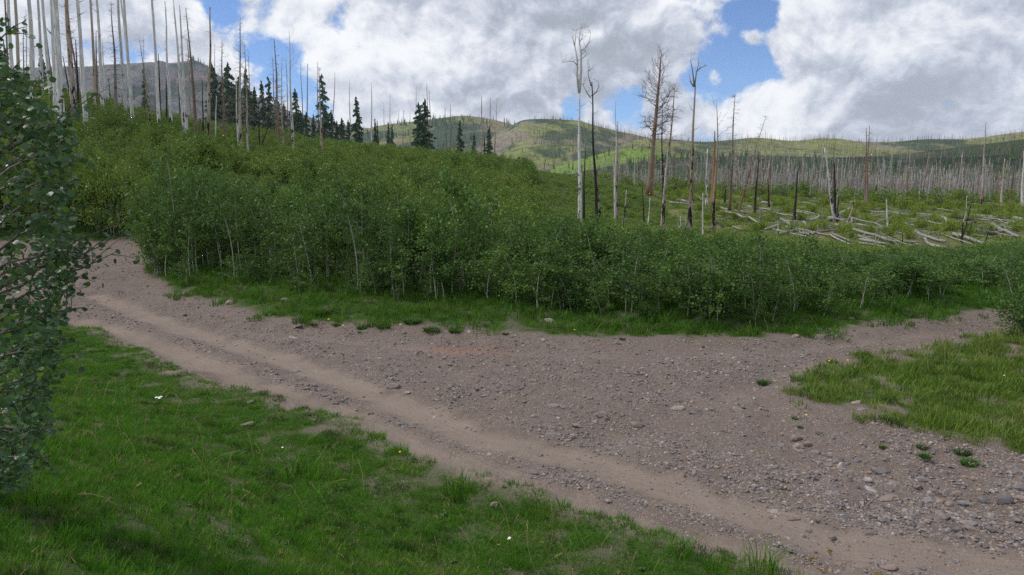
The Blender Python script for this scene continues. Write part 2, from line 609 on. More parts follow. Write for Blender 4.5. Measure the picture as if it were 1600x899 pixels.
def mat_grass(name, a, b, dry, dry_amt):
    m, t, out = new_mat(name)
    p = pos(t)
    col = t.mix(rnd(t), a, b)
    col = t.mix(t.rng(t.noise(p, 1.1, 5), 0.46, 0.70), col, t.mix(0.35, b, dry))
    col = t.mix(t.rng(t.noise(p, 2.7, 3), 0.52, 0.66), col, t.mix(0.3, (0.008, 0.03, 0.004), a))
    pick = t.rng(t.noise(p, 23, 2), 0.70 - dry_amt, 0.78 - dry_amt)
    col = t.mix(pick, col, dry)
    finish(t, out, col, 0.55, 0.25, trans=0.35, tcol=t.mix(0.5, col, (0.12, 0.20, 0.02)))
    return m


def mat_leaf(name, dark, light, pale, warm=None, trans=0.25, rough=0.5, spec=0.22):
    m, t, out = new_mat(name)
    p = pos(t)
    g = t.add('ShaderNodeNewGeometry')
    n = t.noise(p, 1.3, 3)
    col = t.mix(t.math('ADD', t.math('MULTIPLY', rnd(t), 0.75), t.math('MULTIPLY', n, 0.35)), dark, light)
    fine = t.noise(p, 17, 2)
    col = t.mix(t.rng(fine, 0.60, 0.72), col, t.mix(0.40, light, pale))
    if warm:
        col = t.mix(t.rng(t.noise(p, 0.085, 4, 0.6), 0.42, 0.62), col, warm)
    col = t.mix(t.math('MULTIPLY', g.outputs['Backfacing'], 0.22), col, pale)
    finish(t, out, col, rough, spec, trans=trans, tcol=t.mix(0.35, col, (0.16, 0.24, 0.03)))
    return m


def mat_bark(name, base, spots, amount, vs=(7, 7, 2.2), foot=0.0):
    """stretched blotches of char or dark bark over the base tone; each tree gets its own pattern"""
    m, t, out = new_mat(name)
    c = t.add('ShaderNodeTexCoord').outputs['Object']
    off = t.add('ShaderNodeCombineXYZ', {0: t.math('MULTIPLY', rnd(t), 40.0), 1: 0.0, 2: t.math('MULTIPLY', rnd(t), 91.0)}).outputs[0]
    q = t.vmath('ADD', t.vmath('MULTIPLY', c, vs), off)
    n = t.noise(q, 1.0, 4, 0.65)
    g = t.noise(t.vmath('MULTIPLY', q, (4, 4, 1.2)), 1.0, 3)
    b = t.mix(rnd(t), base[0], base[1])
    b = t.mix(t.rng(g, 0.35, 0.7), t.mix(0.45, b, (0.06, 0.05, 0.045)), b)
    if len(base) > 2:
        b = t.mix(t.rng(t.noise(t.vmath('MULTIPLY', q, (0.6, 0.6, 0.25)), 1.0, 2), 0.48, 0.6), b, base[2])
    if foot:
        zc = t.add('ShaderNodeSeparateXYZ', {0: c}).outputs[2]
        n = t.math('ADD', n, t.rng(zc, 1.0, 8.0, foot, 0.0))
    col = t.mix(t.rng(n, 0.66 - amount, 0.70 - amount), b, spots)
    finish(t, out, col, 0.85, 0.15, g, 0.02, 0.5)
    return m


GROUND = mat_ground()
ROCK = mat_rock()
GRASS = mat_grass('grass_blades', (0.030, 0.138, 0.005), (0.098, 0.275, 0.015), (0.20, 0.19, 0.06), -0.02)
GRASS_DRY = mat_grass('meadow_grass', (0.075, 0.165, 0.012), (0.185, 0.285, 0.040), (0.28, 0.25, 0.11), 0.10)
GRASS_FAR = mat_grass('bank_grass', (0.028, 0.120, 0.006), (0.092, 0.235, 0.016), (0.19, 0.18, 0.06), 0.03)
LEAF = mat_leaf('aspen_leaf', (0.022, 0.070, 0.014), (0.090, 0.180, 0.028), (0.20, 0.30, 0.12), spec=0.16)
LEAF_HILL = mat_leaf('hillside_leaf', (0.054, 0.114, 0.016), (0.136, 0.226, 0.030), (0.20, 0.29, 0.08), (0.140, 0.208, 0.024))
LEAF_NEAR = mat_leaf('near_leaf', (0.020, 0.062, 0.024), (0.044, 0.112, 0.036), (0.14, 0.20, 0.14), trans=0.22, rough=0.38, spec=0.4)
SHRUB = mat_leaf('shrub_leaf', (0.120, 0.195, 0.014), (0.220, 0.300, 0.026), (0.20, 0.22, 0.06))
NEEDLE = mat_leaf('needle', (0.030, 0.074, 0.030), (0.058, 0.120, 0.046), (0.07, 0.12, 0.07), trans=0.05, rough=0.6)
BARK_ASPEN = mat_bark('aspen_bark', ((0.40, 0.40, 0.33), (0.56, 0.56, 0.48)), (0.06, 0.055, 0.05), 0.02, (14, 14, 9))
BARK_TWIG = mat_bark('twig_bark', ((0.19, 0.165, 0.135), (0.27, 0.24, 0.20)), (0.08, 0.06, 0.05), 0.0)
PALE = mat_bark('bare_grey_wood', ((0.66, 0.645, 0.62), (0.80, 0.785, 0.76)), (0.035, 0.03, 0.028), -0.02, (3, 3, 0.9), 0.14)
TAN = mat_bark('bare_tan_wood', ((0.36, 0.26, 0.17), (0.46, 0.37, 0.27), (0.42, 0.38, 0.34)), (0.022, 0.018, 0.016), 0.05, (3, 3, 0.7), 0.10)
BROWN = mat_bark('brown_bark', ((0.20, 0.125, 0.085), (0.25, 0.16, 0.11), (0.22, 0.19, 0.17)), (0.03, 0.024, 0.02), 0.06, (3, 3, 0.8))
ORANGE = mat_bark('orange_bark', ((0.34, 0.16, 0.07), (0.36, 0.18, 0.09), (0.22, 0.17, 0.145)), (0.03, 0.024, 0.02), 0.02, (3, 3, 0.5))
CHAR = mat_bark('charred_wood', ((0.016, 0.015, 0.015), (0.03, 0.028, 0.027)), (0.10, 0.09, 0.085), -0.06, (4, 4, 1))
LOGM = mat_bark('weathered_log', ((0.24, 0.228, 0.215), (0.37, 0.355, 0.34)), (0.06, 0.05, 0.045), -0.02, (0.7, 5, 5))
TWIG_GREY = mat_bark('dead_twig', ((0.22, 0.195, 0.175), (0.32, 0.29, 0.26)), (0.05, 0.045, 0.04), 0.0)
PALE_FAR = mat_bark('far_grey_wood', ((0.27, 0.255, 0.24), (0.47, 0.45, 0.43)), (0.05, 0.045, 0.04), 0.04, (3, 3, 0.5))
TONES = {'pale': PALE, 'tan': TAN, 'brown': BROWN, 'char': CHAR, 'orange': ORANGE}

# ------------------------------------------------------------------ ground and dirt road
def spread(dense_a, dense_b, step, far_a, far_b, grow):
    v = list(np.arange(dense_a, dense_b + 1e-6, step))
    s, x = step, v[-1]
    while x < far_b:
        s *= grow
        x += s
        v.append(x)
    s, x, lo = step, v[0], []
    while x > far_a:
        s *= grow
        x -= s
        lo.append(x)
    return np.array(lo[::-1] + v)


def build_ground():
    xs = spread(-17, 17, 0.13, -1500, 1500, 1.10)
    ys = spread(5.5, 27, 0.13, -150, 3500, 1.06)
    nx, ny = len(xs), len(ys)
    X, Y = np.meshgrid(xs, ys)
    X, Y = X.ravel(), Y.ravel()
    Z = ground_z(X, Y)
    sd = np.full(X.shape, -50.0)
    near = (np.abs(X) < 48) & (Y > -5) & (Y < 60)
    sd[near] = road_sd(X[near], Y[near])
    tr = np.full(X.shape, 9.0)
    tr[near] = np.min([seg_dist(X[near], Y[near], p) for p in TRACKS[:2]], axis=0)
    tr2 = np.full(X.shape, 9.0)
    tr2[near] = np.min([seg_dist(X[near], Y[near], p) for p in TRACKS[2:]], axis=0)
    nz = fbm(X * 1.1, Y * 1.1, 77)
    patch = np.where((X > 3) & (Y < 19.5), sstep(0.35, 0.48, fbm(X * 1.5, Y * 1.5, 55) + sstep(0.2, 2.5, -sd) * 0.16), 1.0)
    grass = sstep(-0.05, -0.55, sd) * patch * (0.6 + 0.4 * sstep(.35, .43, fbm(X * 2.1, Y * 2.1, 61)))
    lane = tr.copy()
    tr = tr + (fbm(X * 2.5, Y * 2.5, 78) - .5) * 0.55 + (vnoise(X * 9, Y * 9, 79) - .5) * .16
    track = np.clip(sstep(0.52, 0.22, tr) * (0.45 + 0.9 * nz), 0, 1)
    track = np.maximum(track, 0.5 * np.exp(-(tr2 / 0.35) ** 2) * sstep(0.4, 0.6, nz))
    left_v = sstep(0.9, 0.2, seg_dist(X, Y, LEFT_EDGE)) if True else 0
    track = np.maximum(track, 0.6 * left_v * sstep(.3, .6, nz))
    rx, ry = flat_at(722, 546)
    red = np.exp(-(((X - rx) / 0.9) ** 2 + ((Y - ry) / 0.30) ** 2))
    u = X / np.maximum(Y, 8)
    meadow = sstep(36, 48, Y) * sstep(0.12, 0.24, u)
    V = np.stack([X, Y, Z], 1)
    q = np.arange(nx * ny).reshape(ny, nx)
    F = np.stack([q[:-1, :-1].ravel(), q[:-1, 1:].ravel(), q[1:, 1:].ravel(), q[1:, :-1].ravel()], 1)
    fs = sd[F].mean(1) > 0.0
    for name, sel in (('ground', ~fs), ('dirt_road', fs)):
        f = F[sel]
        used, inv = np.unique(f.ravel(), return_inverse=True)
        me = bpy.data.meshes.new(name)
        n, nf = len(used), len(f)
        me.vertices.add(n)
        me.vertices.foreach_set('co', V[used].astype(np.float32).ravel())
        me.loops.add(nf * 4)
        me.loops.foreach_set('vertex_index', inv.astype(np.int32).ravel())
        me.polygons.add(nf)
        me.polygons.foreach_set('loop_start', np.arange(0, nf * 4, 4, dtype=np.int32))
        me.polygons.foreach_set('use_smooth', np.ones(nf, bool))
        me.update(calc_edges=True)
        for an, av in (('lane', np.minimum(lane, 3.0)), ('grass', grass), ('track', track), ('red', red), ('meadow', meadow)):
            a = me.attributes.new(an, 'FLOAT', 'POINT')
            a.data.foreach_set('value', av[used].astype(np.float32))
        me.materials.append(GROUND)
        o = obj(name, me)
        o['kind'] = 'structure'


build_ground()


# ------------------------------------------------------------------ hills and mountain
def mat_hill(name, grass_a, grass_b, wood, litter, s, w0, w1, l0, l1):
    m, t, out = new_mat(name)
    p = t.vmath('MULTIPLY', pos(t), (1, 0.6, 1))
    n1 = t.noise(p, s, 5, 0.6)
    n2 = t.noise(t.vmath('ADD', p, (311, 77, 9)), s * 0.8, 6, 0.65, 0.4)
    n3 = t.noise(p, s * 14, 4, 0.7)
    col = t.mix(n1, grass_a, grass_b)
    col = t.mix(t.rng(n2, l0, l1), col, litter)
    col = t.mix(t.rng(t.noise(t.vmath('ADD', p, (-99, 500, 3)), s * 1.1, 5, 0.6), w0, w1), col, wood)
    col = t.mix(t.rng(n3, 0.35, 0.7), t.mix(0.55, col, (0.035, 0.035, 0.03)), col)
    finish(t, out, col, 0.95, 0.1, n3, 2.0, 0.6)
    return m


HILLS = {}


def hill(name, crest, yc, y0, z0, label_mat, amp, seed, back=0.5, pw=1.25, cols=220, rows=60, rough=0):
    px = np.linspace(crest[0][0], crest[-1][0], cols)
    py = np.interp(px, *zip(*crest))
    k = np.ones(7) / 7
    py = np.convolve(np.pad(py, 3, 'edge'), k, 'valid')
    V = []
    nb = rows // 3
    for j in range(rows + nb):
        s = j / (rows - 1)
        for c in range(cols):
            d = ray(px[c], py[c])
            zc = CAM_Z + d.z / d.y * yc
            u = d.x / d.y
            if s <= 1:
                y = y0 + (yc - y0) * s
                h = s ** pw * (1.12 - 0.12 * s)
                z = z0 + (zc - z0) * h
                w = math.sin(math.pi * min(s, 1)) * 0.9 + 0.1 * s
            else:
                b = (s - 1) * (rows - 1) / nb
                y = yc + yc * back * b
                z = zc - (zc - z0) * 1.1 * b ** 1.6
                w = 0.1 + b
            V.append((u * y, y, z, w))
    V = np.array(V)
    n = fbm(V[:, 0] / (yc * 0.12), V[:, 1] / (yc * 0.12), seed, 5) - 0.5
    if rough:
        n = n - 0.55 * np.abs(fbm(V[:, 0] / 190, V[:, 1] / 420, seed + 5, 5) - .5) + .25 * (fbm(V[:, 0] / 60, V[:, 1] / 60, seed + 9, 4) - .5)
    V[:, 2] += n * amp * V[:, 3] * np.clip((V[:, 1] - y0) / (0.15 * (yc - y0)), 0, 1)
    me_v = V[:, :3]
    q = np.arange((rows + nb) * cols).reshape(rows + nb, cols)
    F = np.stack([q[:-1, :-1].ravel(), q[:-1, 1:].ravel(), q[1:, 1:].ravel(), q[1:, :-1].ravel()], 1)
    me = mesh(name, me_v, F, label_mat, True)
    o = obj(name, me)
    o['kind'] = 'structure'
    HILLS[len(HILLS)] = (me_v.reshape(rows + nb, cols, 3), rows)
    return o


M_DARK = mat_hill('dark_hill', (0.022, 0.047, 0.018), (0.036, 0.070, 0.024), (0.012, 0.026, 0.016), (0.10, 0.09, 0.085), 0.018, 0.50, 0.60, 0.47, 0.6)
M_SUN = mat_hill('sun_toned_grass_hill', (0.15, 0.20, 0.060), (0.27, 0.285, 0.100), (0.045, 0.085, 0.045), (0.25, 0.215, 0.175), 0.010, 0.51, 0.60, 0.42, 0.60)  # grass colour lightened and yellowed to paint in sunlight on these hills
M_GREEN = mat_hill('green_rise', (0.13, 0.24, 0.03), (0.21, 0.31, 0.05), (0.04, 0.08, 0.02), (0.14, 0.15, 0.05), 0.02, 0.58, 0.66, 0.55, 0.7)
M_FAR = mat_hill('far_hill', (0.13, 0.17, 0.055), (0.22, 0.22, 0.08), (0.035, 0.070, 0.045), (0.27, 0.19, 0.165), 0.0045, 0.48, 0.58, 0.45, 0.58)
M_MOUNT = mat_hill('haze_tinted_rock', (0.085, 0.092, 0.105), (0.15, 0.145, 0.16), (0.032, 0.055, 0.045), (0.23, 0.135, 0.12), 0.0075, 0.50, 0.58, 0.52, 0.60)  # rock tones shifted to blue: distance haze painted into the colour

hill('hill', [(780, 300), (880, 275), (960, 258), (1030, 250), (1060, 246), (1200, 243), (1300, 246), (1400, 243), (1480, 232), (1550, 224), (1620, 215), (1800, 200), (2000, 190)], 430, 225, -3, M_DARK, 9, 11)
hill('hill', [(860, 262), (920, 246), (960, 235), (985, 231), (1020, 233), (1060, 242), (1120, 252), (1200, 262)], 560, 400, -2, M_GREEN, 6, 15, cols=120, rows=40)
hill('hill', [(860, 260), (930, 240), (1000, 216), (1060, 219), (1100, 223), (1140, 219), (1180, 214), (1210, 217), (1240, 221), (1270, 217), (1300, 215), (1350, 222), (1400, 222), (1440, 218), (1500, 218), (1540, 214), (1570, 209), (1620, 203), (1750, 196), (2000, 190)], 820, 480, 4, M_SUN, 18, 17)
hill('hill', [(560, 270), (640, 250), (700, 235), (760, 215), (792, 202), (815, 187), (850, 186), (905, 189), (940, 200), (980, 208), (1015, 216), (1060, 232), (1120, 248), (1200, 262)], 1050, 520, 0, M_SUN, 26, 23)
hill('hill', [(420, 250), (520, 215), (600, 195), (650, 189), (690, 184), (720, 180), (745, 182), (775, 187), (800, 194), (850, 202), (920, 222), (1000, 250)], 1750, 900, 0, M_FAR, 46, 29)
mo = hill('mountain', [(-420, 150), (-250, 130), (-100, 112), (60, 106), (100, 104), (130, 104), (170, 101), (205, 98), (240, 96), (270, 99), (285, 95), (300, 93), (314, 95), (326, 104), (350, 124), (400, 152), (450, 174), (520, 192), (600, 202), (680, 215), (760, 250)], 2700, 1250, 20, M_MOUNT, 230, 31, pw=0.95, rough=1)

# ------------------------------------------------------------------ rocks
def rock_mesh(name, rng, flat, rough, subdiv=1):
    import bmesh
    bm = bmesh.new()
    bmesh.ops.create_icosphere(bm, subdivisions=subdiv, radius=1.0)
    sx, sy, sz = 1.0, rng.uniform(0.6, 0.95), flat
    cut = [(Vector(rng.normal(size=3)).normalized(), rng.uniform(0.55, 0.85)) for _ in range(7)]
    for v in bm.verts:
        c = v.co.copy()
        c *= 1 + rough * (rng.random() - 0.5)
        for n, d in cut:
            e = c.dot(n) - d
            if e > 0:
                c -= n * e
        v.co = Vector((c.x * sx, c.y * sy, c.z * sz))
    me = bpy.data.meshes.new(name)
    bm.to_mesh(me)
    bm.free()
    me.materials.append(ROCK)
    return me


RK = np.random.default_rng(3)
PEBBLES = [rock_mesh('pebble', RK, f, 0.3, 1) for f in (0.45, 0.6, 0.75, 0.5, 0.35)]
ROCKS = [rock_mesh('stone', RK, f, 0.22, 2) for f in (0.5, 0.6, 0.45, 0.7, 0.35, 0.55, 0.65, 0.4)]


def zone_word(x, y, px):
    if px < 420: return 'where the road bends at the left'
    if px < 800: return 'on the middle of the rough dirt road'
    if px < 1180: return 'on the stony fork of the dirt road'
    return 'in the rubble at the right of the road'


def build_rocks():
    named = [  # column, row, half width in px, flatness variant, label
        (1245, 688, 10, 3, 'dark round grey boulder at the upper end of the rubble strip'),
        (1263, 698, 10, 1, 'grey rounded stone just below the dark round boulder'),
        (1271, 712, 9, 1, 'tan stone in the rubble below the two round grey stones'),
        (1310, 726, 10, 5, 'broad grey purple stone at the middle of the rubble strip'),
        (1340, 721, 7, 6, 'blue grey stone beside the broad purple one in the rubble'),
        (1355, 725, 6, 6, 'small upright blue grey stone in the rubble strip'),
        (1373, 741, 14, 4, 'long flat pale stone lying along the rubble strip'),
        (1442, 751, 12, 1, 'reddish flat topped stone near the dark grass tufts'),
        (1356, 753, 7, 3, 'rounded grey stone below the long flat pale stone'),
        (1400, 762, 6, 1, 'grey stone above the pale slab in the rubble'),
        (1435, 769, 8, 6, 'dark grey angular stone left of the tan block'),
        (1453, 788, 13, 5, 'blocky tan stone sunk in the rubble strip'),
        (1478, 781, 10, 6, 'grey angular stone right of the blocky tan stone'),
        (1505, 790, 9, 0, 'grey stone between the tan block and the large grey rock'),
        (1537, 788, 10, 0, 'flat grey stone left of the large grey rock'),
        (1569, 789, 13, 3, 'large blocky grey rock at the right edge rubble'),
        (1592, 764, 11, 1, 'smooth rounded tan stone at the right edge'),
        (1592, 781, 10, 1, 'smooth tan stone under the rounded tan one at the edge'),
        (1493, 772, 8, 1, 'pale grey rounded stone beneath the tuft of grass'),
        (1517, 809, 7, 6, 'dark pointed stone on the sandy track at the right'),
        (1480, 818, 7, 6, 'small blue grey stone at the edge of the wheel track'),
        (1510, 825, 14, 4, 'low ridge of brown stone along the wheel track'),
        (1545, 838, 6, 1, 'grey cobble by the brown ridge on the track'),
        (1564, 859, 6, 0, 'dark lone stone on smooth dirt at the lower right'),
        (1536, 868, 3, 0, 'tiny dark stone near the lower right corner'),
        (1320, 815, 13, 4, 'pale flat stone half buried in the middle wheel track'),
        (1376, 815, 6, 0, 'small dark pointed stone right of the pale buried slab'),
        (1228, 814, 17, 4, 'wide bluish slab half buried in the track'),
        (1208, 802, 9, 0, 'dark brown stone above the wide bluish slab'),
        (1304, 777, 9, 4, 'pale bluish flat stone above the middle wheel track'),
        (1386, 782, 12, 4, 'pale slab lying at the foot of the rubble strip'),
        (1265, 838, 7, 1, 'tan cobble in the row of stones below the slab'),
        (1303, 848, 7, 6, 'grey brown angular stone at the end of the cobble row'),
        (1424, 832, 6, 0, 'dark stone standing alone on the loose gravel'),
        (1357, 838, 6, 0, 'small dark grey stone on the gravel berm'),
        (1440, 888, 7, 0, 'dark bluish stone near the bottom edge of the road'),
        (1390, 892, 13, 4, 'flat blue grey slab at the bottom edge of the road'),
        (940, 649, 9, 0, 'dark brown stone casting shade on the stony fork'),
        (995, 668, 10, 0, 'dark flat stone right of centre on the stony fork'),
        (901, 670, 8, 2, 'tilted blue grey stone on the stony fork'),
        (1088, 647, 11, 4, 'long dark brown stone on the right of the fork'),
        (924, 644, 9, 2, 'pale grey slab beside the dark brown stone'),
        (1060, 642, 12, 4, 'low pale stone left of the long dark stone'),
        (1152, 642, 10, 4, 'pale flat stone right of the long dark stone'),
        (867, 634, 10, 4, 'pale low stone on the left part of the fork'),
        (840, 714, 8, 1, 'whitish rounded stone on the berm between the tracks'),
        (838, 745, 7, 2, 'flat grey stone in the near wheel track'),
        (910, 751, 6, 1, 'grey stone below the whitish one on the berm'),
        (860, 681, 11, 4, 'flat brown grey slab on top of the berm'),
        (963, 538, 6, 3, 'upright square stone block at the verge of the fork'),
        (858, 504, 7, 0, 'tilted pale stone in the grass under the thicket'),
        (832, 597, 7, 0, 'brown stone on the far side of the fork'),
        (1028, 593, 6, 1, 'pale tan stone on the far wheel line'),
        (794, 572, 5, 1, 'tan stone on the stony middle of the road'),
        (614, 604, 10, 0, 'flat grey stone with dark underside beside the far track'),
        (613, 588, 10, 4, 'pale slab in the middle of the road'),
        (660, 586, 5, 2, 'small pale stone left of the road centre'),
        (758, 622, 7, 4, 'pale flat stone near the end of the smooth track'),
        (637, 618, 5, 0, 'dark flat stone lying on the smooth wheel track'),
        (555, 574, 7, 0, 'brown stone on the left part of the stony strip'),
        (490, 603, 5, 0, 'dark lump on the berm between the left tracks'),
        (508, 618, 5, 0, 'dark stone lower on the berm between the left tracks'),
        (462, 582, 7, 2, 'flat stone at the top of the left berm'),
        (458, 530, 8, 4, 'pale flat stone by the far verge at the left'),
        (466, 511, 8, 4, 'tan slab at the foot of the far verge'),
        (357, 476, 7, 3, 'brown block of stone in the verge at the bend'),
        (445, 469, 7, 1, 'pale stone in the grass below the aspen stems'),
        (528, 489, 4, 3, 'round grey stone on the bare bank'),
        (555, 471, 4, 1, 'white stone in the grass of the far bank'),
        (388, 666, 12, 4, 'half buried grey stone in the grass by the near verge'),
        (392, 630, 6, 0, 'tan stone at the edge of the near grass'),
        (1357, 614, 6, 1, 'pale rounded stone in the right meadow'),
        (1345, 642, 8, 2, 'bluish stone among the grass at the right'),
        (1373, 637, 5, 1, 'tan stone beside the bluish one in the right meadow'),
        (1380, 649, 6, 1, 'tan cobble at the edge of the right meadow'),
        (1338, 629, 9, 4, 'flat pale stone in a bare patch of the right meadow'),
        (1588, 742, 8, 1, 'tan stone at the end of the right meadow grass'),
        (1330, 498, 6, 2, 'pale stone on the grass bank under the right thicket'),
        (1242, 528, 6, 1, 'pale stone at the foot of the right grass bank'),
        (770, 795, 9, 1, 'grey stone in a bare patch of the near grass'),
    ]
    n = 0
    for (px, py, hw, var, lab) in named:
        p = at(px, py)
        r = hw * p.y / FPX * 1.2
        o = obj('rock', ROCKS[var % len(ROCKS)])
        o.scale = (r, r * RK.uniform(.75, 1.0), r * RK.uniform(.8, 1.05))
        o.rotation_euler = (RK.uniform(-.25, .25), RK.uniform(-.25, .25), RK.uniform(-0.5, 0.5) + (math.pi if RK.random() < .5 else 0))
        o.location = (p.x, p.y, p.z + r * 0.02)
        tag(o, lab, 'rock', 'larger stones on and beside the dirt road')
        n += 1
    cand = []
    while n < 300:
        if RK.random() < 0.32:
            i = RK.integers(0, len(GULLY) - 1)
            f = RK.random()
            x = GULLY[i][0] * (1 - f) + GULLY[i + 1][0] * f + RK.normal() * 0.22
            y = GULLY[i][1] * (1 - f) + GULLY[i + 1][1] * f + RK.normal() * 0.22
            r = float(np.clip(RK.lognormal(math.log(0.055), 0.45), 0.03, 0.14))
        elif RK.random() < 0.3:
            px = RK.uniform(640, 1190)
            p = at(px, 560 + 20 * (px - 640) / 550 + RK.normal() * 9)
            x, y = p.x, p.y
            r = float(np.clip(RK.lognormal(math.log(0.055), 0.35), 0.03, 0.11))
        else:
            px, py = RK.uniform(180, 1600), RK.uniform(470, 890)
            p = at(px, py)
            x, y = p.x, p.y
            r = float(np.clip(RK.lognormal(math.log(0.05), 0.4), 0.03, 0.12))
        A = (np.array([x]), np.array([y]))
        if road_sd(*A)[0] < -0.15:
            continue
        t = min(seg_dist(*A, TRACKS[0])[0], seg_dist(*A, TRACKS[1])[0])
        if t < 0.45 and RK.random() < 0.9:
            continue
        o = obj('rock', ROCKS[RK.integers(0, len(ROCKS))])
        o.scale = (r, r * RK.uniform(.7, 1), r * RK.uniform(.7, 1.1))
        o.rotation_euler = (RK.uniform(-.35, .35), RK.uniform(-.35, .35), RK.uniform(0, 6.28))
        o.location = (x, y, gz(x, y) - r * 0.08)
        px = 800 + FPX * x / y * 0.99
        w = zone_word(x, y, px)
        tag(o, f'loose fist sized stone {w}', 'rock', f'loose stones {w}')
        n += 1
    # gravel: tens of thousands of chips, nobody would count them
    P, RT, SC = [], [], []
    m = 190000
    py = RK.uniform(395, 925, m)
    px = RK.uniform(60, 1660, m)
    d = np.array([tuple(ray(a, b)) for a, b in zip(px, py)])
    k = -CAM_Z / d[:, 2]
    x, y = d[:, 0] * k, d[:, 1] * k
    sd = road_sd(x, y)
    tr = np.minimum(seg_dist(x, y, TRACKS[0]), seg_dist(x, y, TRACKS[1]))
    nz = fbm(x * 0.8, y * 0.8, 91)
    nz2 = fbm(x * 3, y * 3, 93)
    keep = (sd > -0.1) & (RK.random(m) < np.clip(sstep(0.30, 0.62, nz * 0.6 + nz2 * 0.4) * 1.0, 0.10, 1)) & (RK.random(m) < (0.10 + 0.9 * sstep(0.30, 0.62, tr)))
    keep &= RK.random(m) < (0.12 + 0.88 * sstep(0.4, 1.1, seg_dist(x, y, LEFT_EDGE)))
    x, y = x[keep], y[keep]
    z = ground_z(x, y)
    s = np.clip(RK.lognormal(math.log(0.0165), 0.55, len(x)), 0.006, 0.050) * (0.65 + 0.035 * y)
    s = np.minimum(s, 0.06)
    rt = np.stack([RK.uniform(-.5, .5, len(x)), RK.uniform(-.5, .5, len(x)), RK.uniform(0, 6.28, len(x))], 1)
    scatter('gravel', np.stack([x, y, z - s * 0.06], 1), rt, s, PEBBLES, label='loose grey and tan gravel on the dirt road')


build_rocks()

# ------------------------------------------------------------------ grass
def clump_mesh(name, rng, blades, h, spread_r, width, mat, lean=0.5, seeds=0):
    V, F, K = [], [], []
    for b in range(blades):
        a = rng.uniform(0, 2 * math.pi)
        r = spread_r * math.sqrt(rng.random())
        x, y = r * math.cos(a), r * math.sin(a)
        hh = h * rng.uniform(0.45, 1.15)
        la = a + rng.normal() * 0.8
        ln = lean * rng.uniform(0.2, 1.3) * hh
        w = width * rng.uniform(0.6, 1.2)
        wa = rng.uniform(0, math.pi)
        wx, wy = math.cos(wa) * w, math.sin(wa) * w
        n = len(V)
        for t, ww in ((0, 1.0), (0.5, 0.8)):
            cx, cy, cz = x + math.cos(la) * ln * t * t, y + math.sin(la) * ln * t * t, hh * (t - 0.12 * t * t) - 0.02
            V += [(cx - wx * ww, cy - wy * ww, cz), (cx + wx * ww, cy + wy * ww, cz)]
        V.append((x + math.cos(la) * ln, y + math.sin(la) * ln, hh * 0.88))
        F += [(n, n + 1, n + 3, n + 2), (n + 2, n + 3, n + 4)]
    return mesh(name, V, F, mat)


GR = np.random.default_rng(11)
CL_LAWN = [clump_mesh('grass_clump', GR, 22, h, 0.09, 0.0052, GRASS, 0.8) for h in (0.055, 0.07, 0.085, 0.065, 0.10, 0.13)]
THATCH, t_, o_ = new_mat('thatch'); finish(t_, o_, t_.mix(rnd(t_), (0.16, 0.13, 0.06), (0.28, 0.23, 0.11)), .9)
CL_LAWN.append(clump_mesh('thatch_clump', GR, 16, 0.045, 0.10, 0.0045, THATCH, 1.6))
CL_DRY = [clump_mesh('meadow_clump', GR, 20, h, 0.11, 0.0062, GRASS_DRY, 0.55) for h in (0.08, 0.11, 0.15, 0.24, 0.10)]
CL_BANK = [clump_mesh('bank_clump', GR, 18, h, 0.15, 0.0085, GRASS_FAR, 0.5) for h in (0.11, 0.15, 0.19, 0.30)]
CL_FAR = [clump_mesh('tall_clump', GR, 26, h, 0.45, 0.018, m, 0.5) for h, m in ((0.18, GRASS_DRY), (0.26, GRASS_DRY), (0.22, GRASS_FAR), (0.30, GRASS_DRY))]


def frustum(x, y, m=0.12):
    return (y > 2) & (np.abs(x) < (0.755 + m) * y)


def rosette(rng):
    V, F = [], []
    for k in range(11):
        a, L = rng.uniform(0, 6.28), rng.uniform(.035, .075)
        ca, sa = math.cos(a), math.sin(a)
        w, z = L * .30, rng.uniform(.015, .07)
        n = len(V)
        V += [(0, 0, .005), (ca * L * .55 - sa * w, sa * L * .55 + ca * w, z), (ca * L, sa * L, z * .8), (ca * L * .55 + sa * w, sa * L * .55 - ca * w, z)]
        F.append((n, n + 1, n + 2, n + 3))
    return mesh('rosette', V, F, WEED)


WEED = mat_leaf('weed_leaf', (0.03, 0.085, 0.02), (0.075, 0.16, 0.04), (0.16, 0.22, 0.12))
ROSETTES = [rosette(GR) for _ in range(4)]


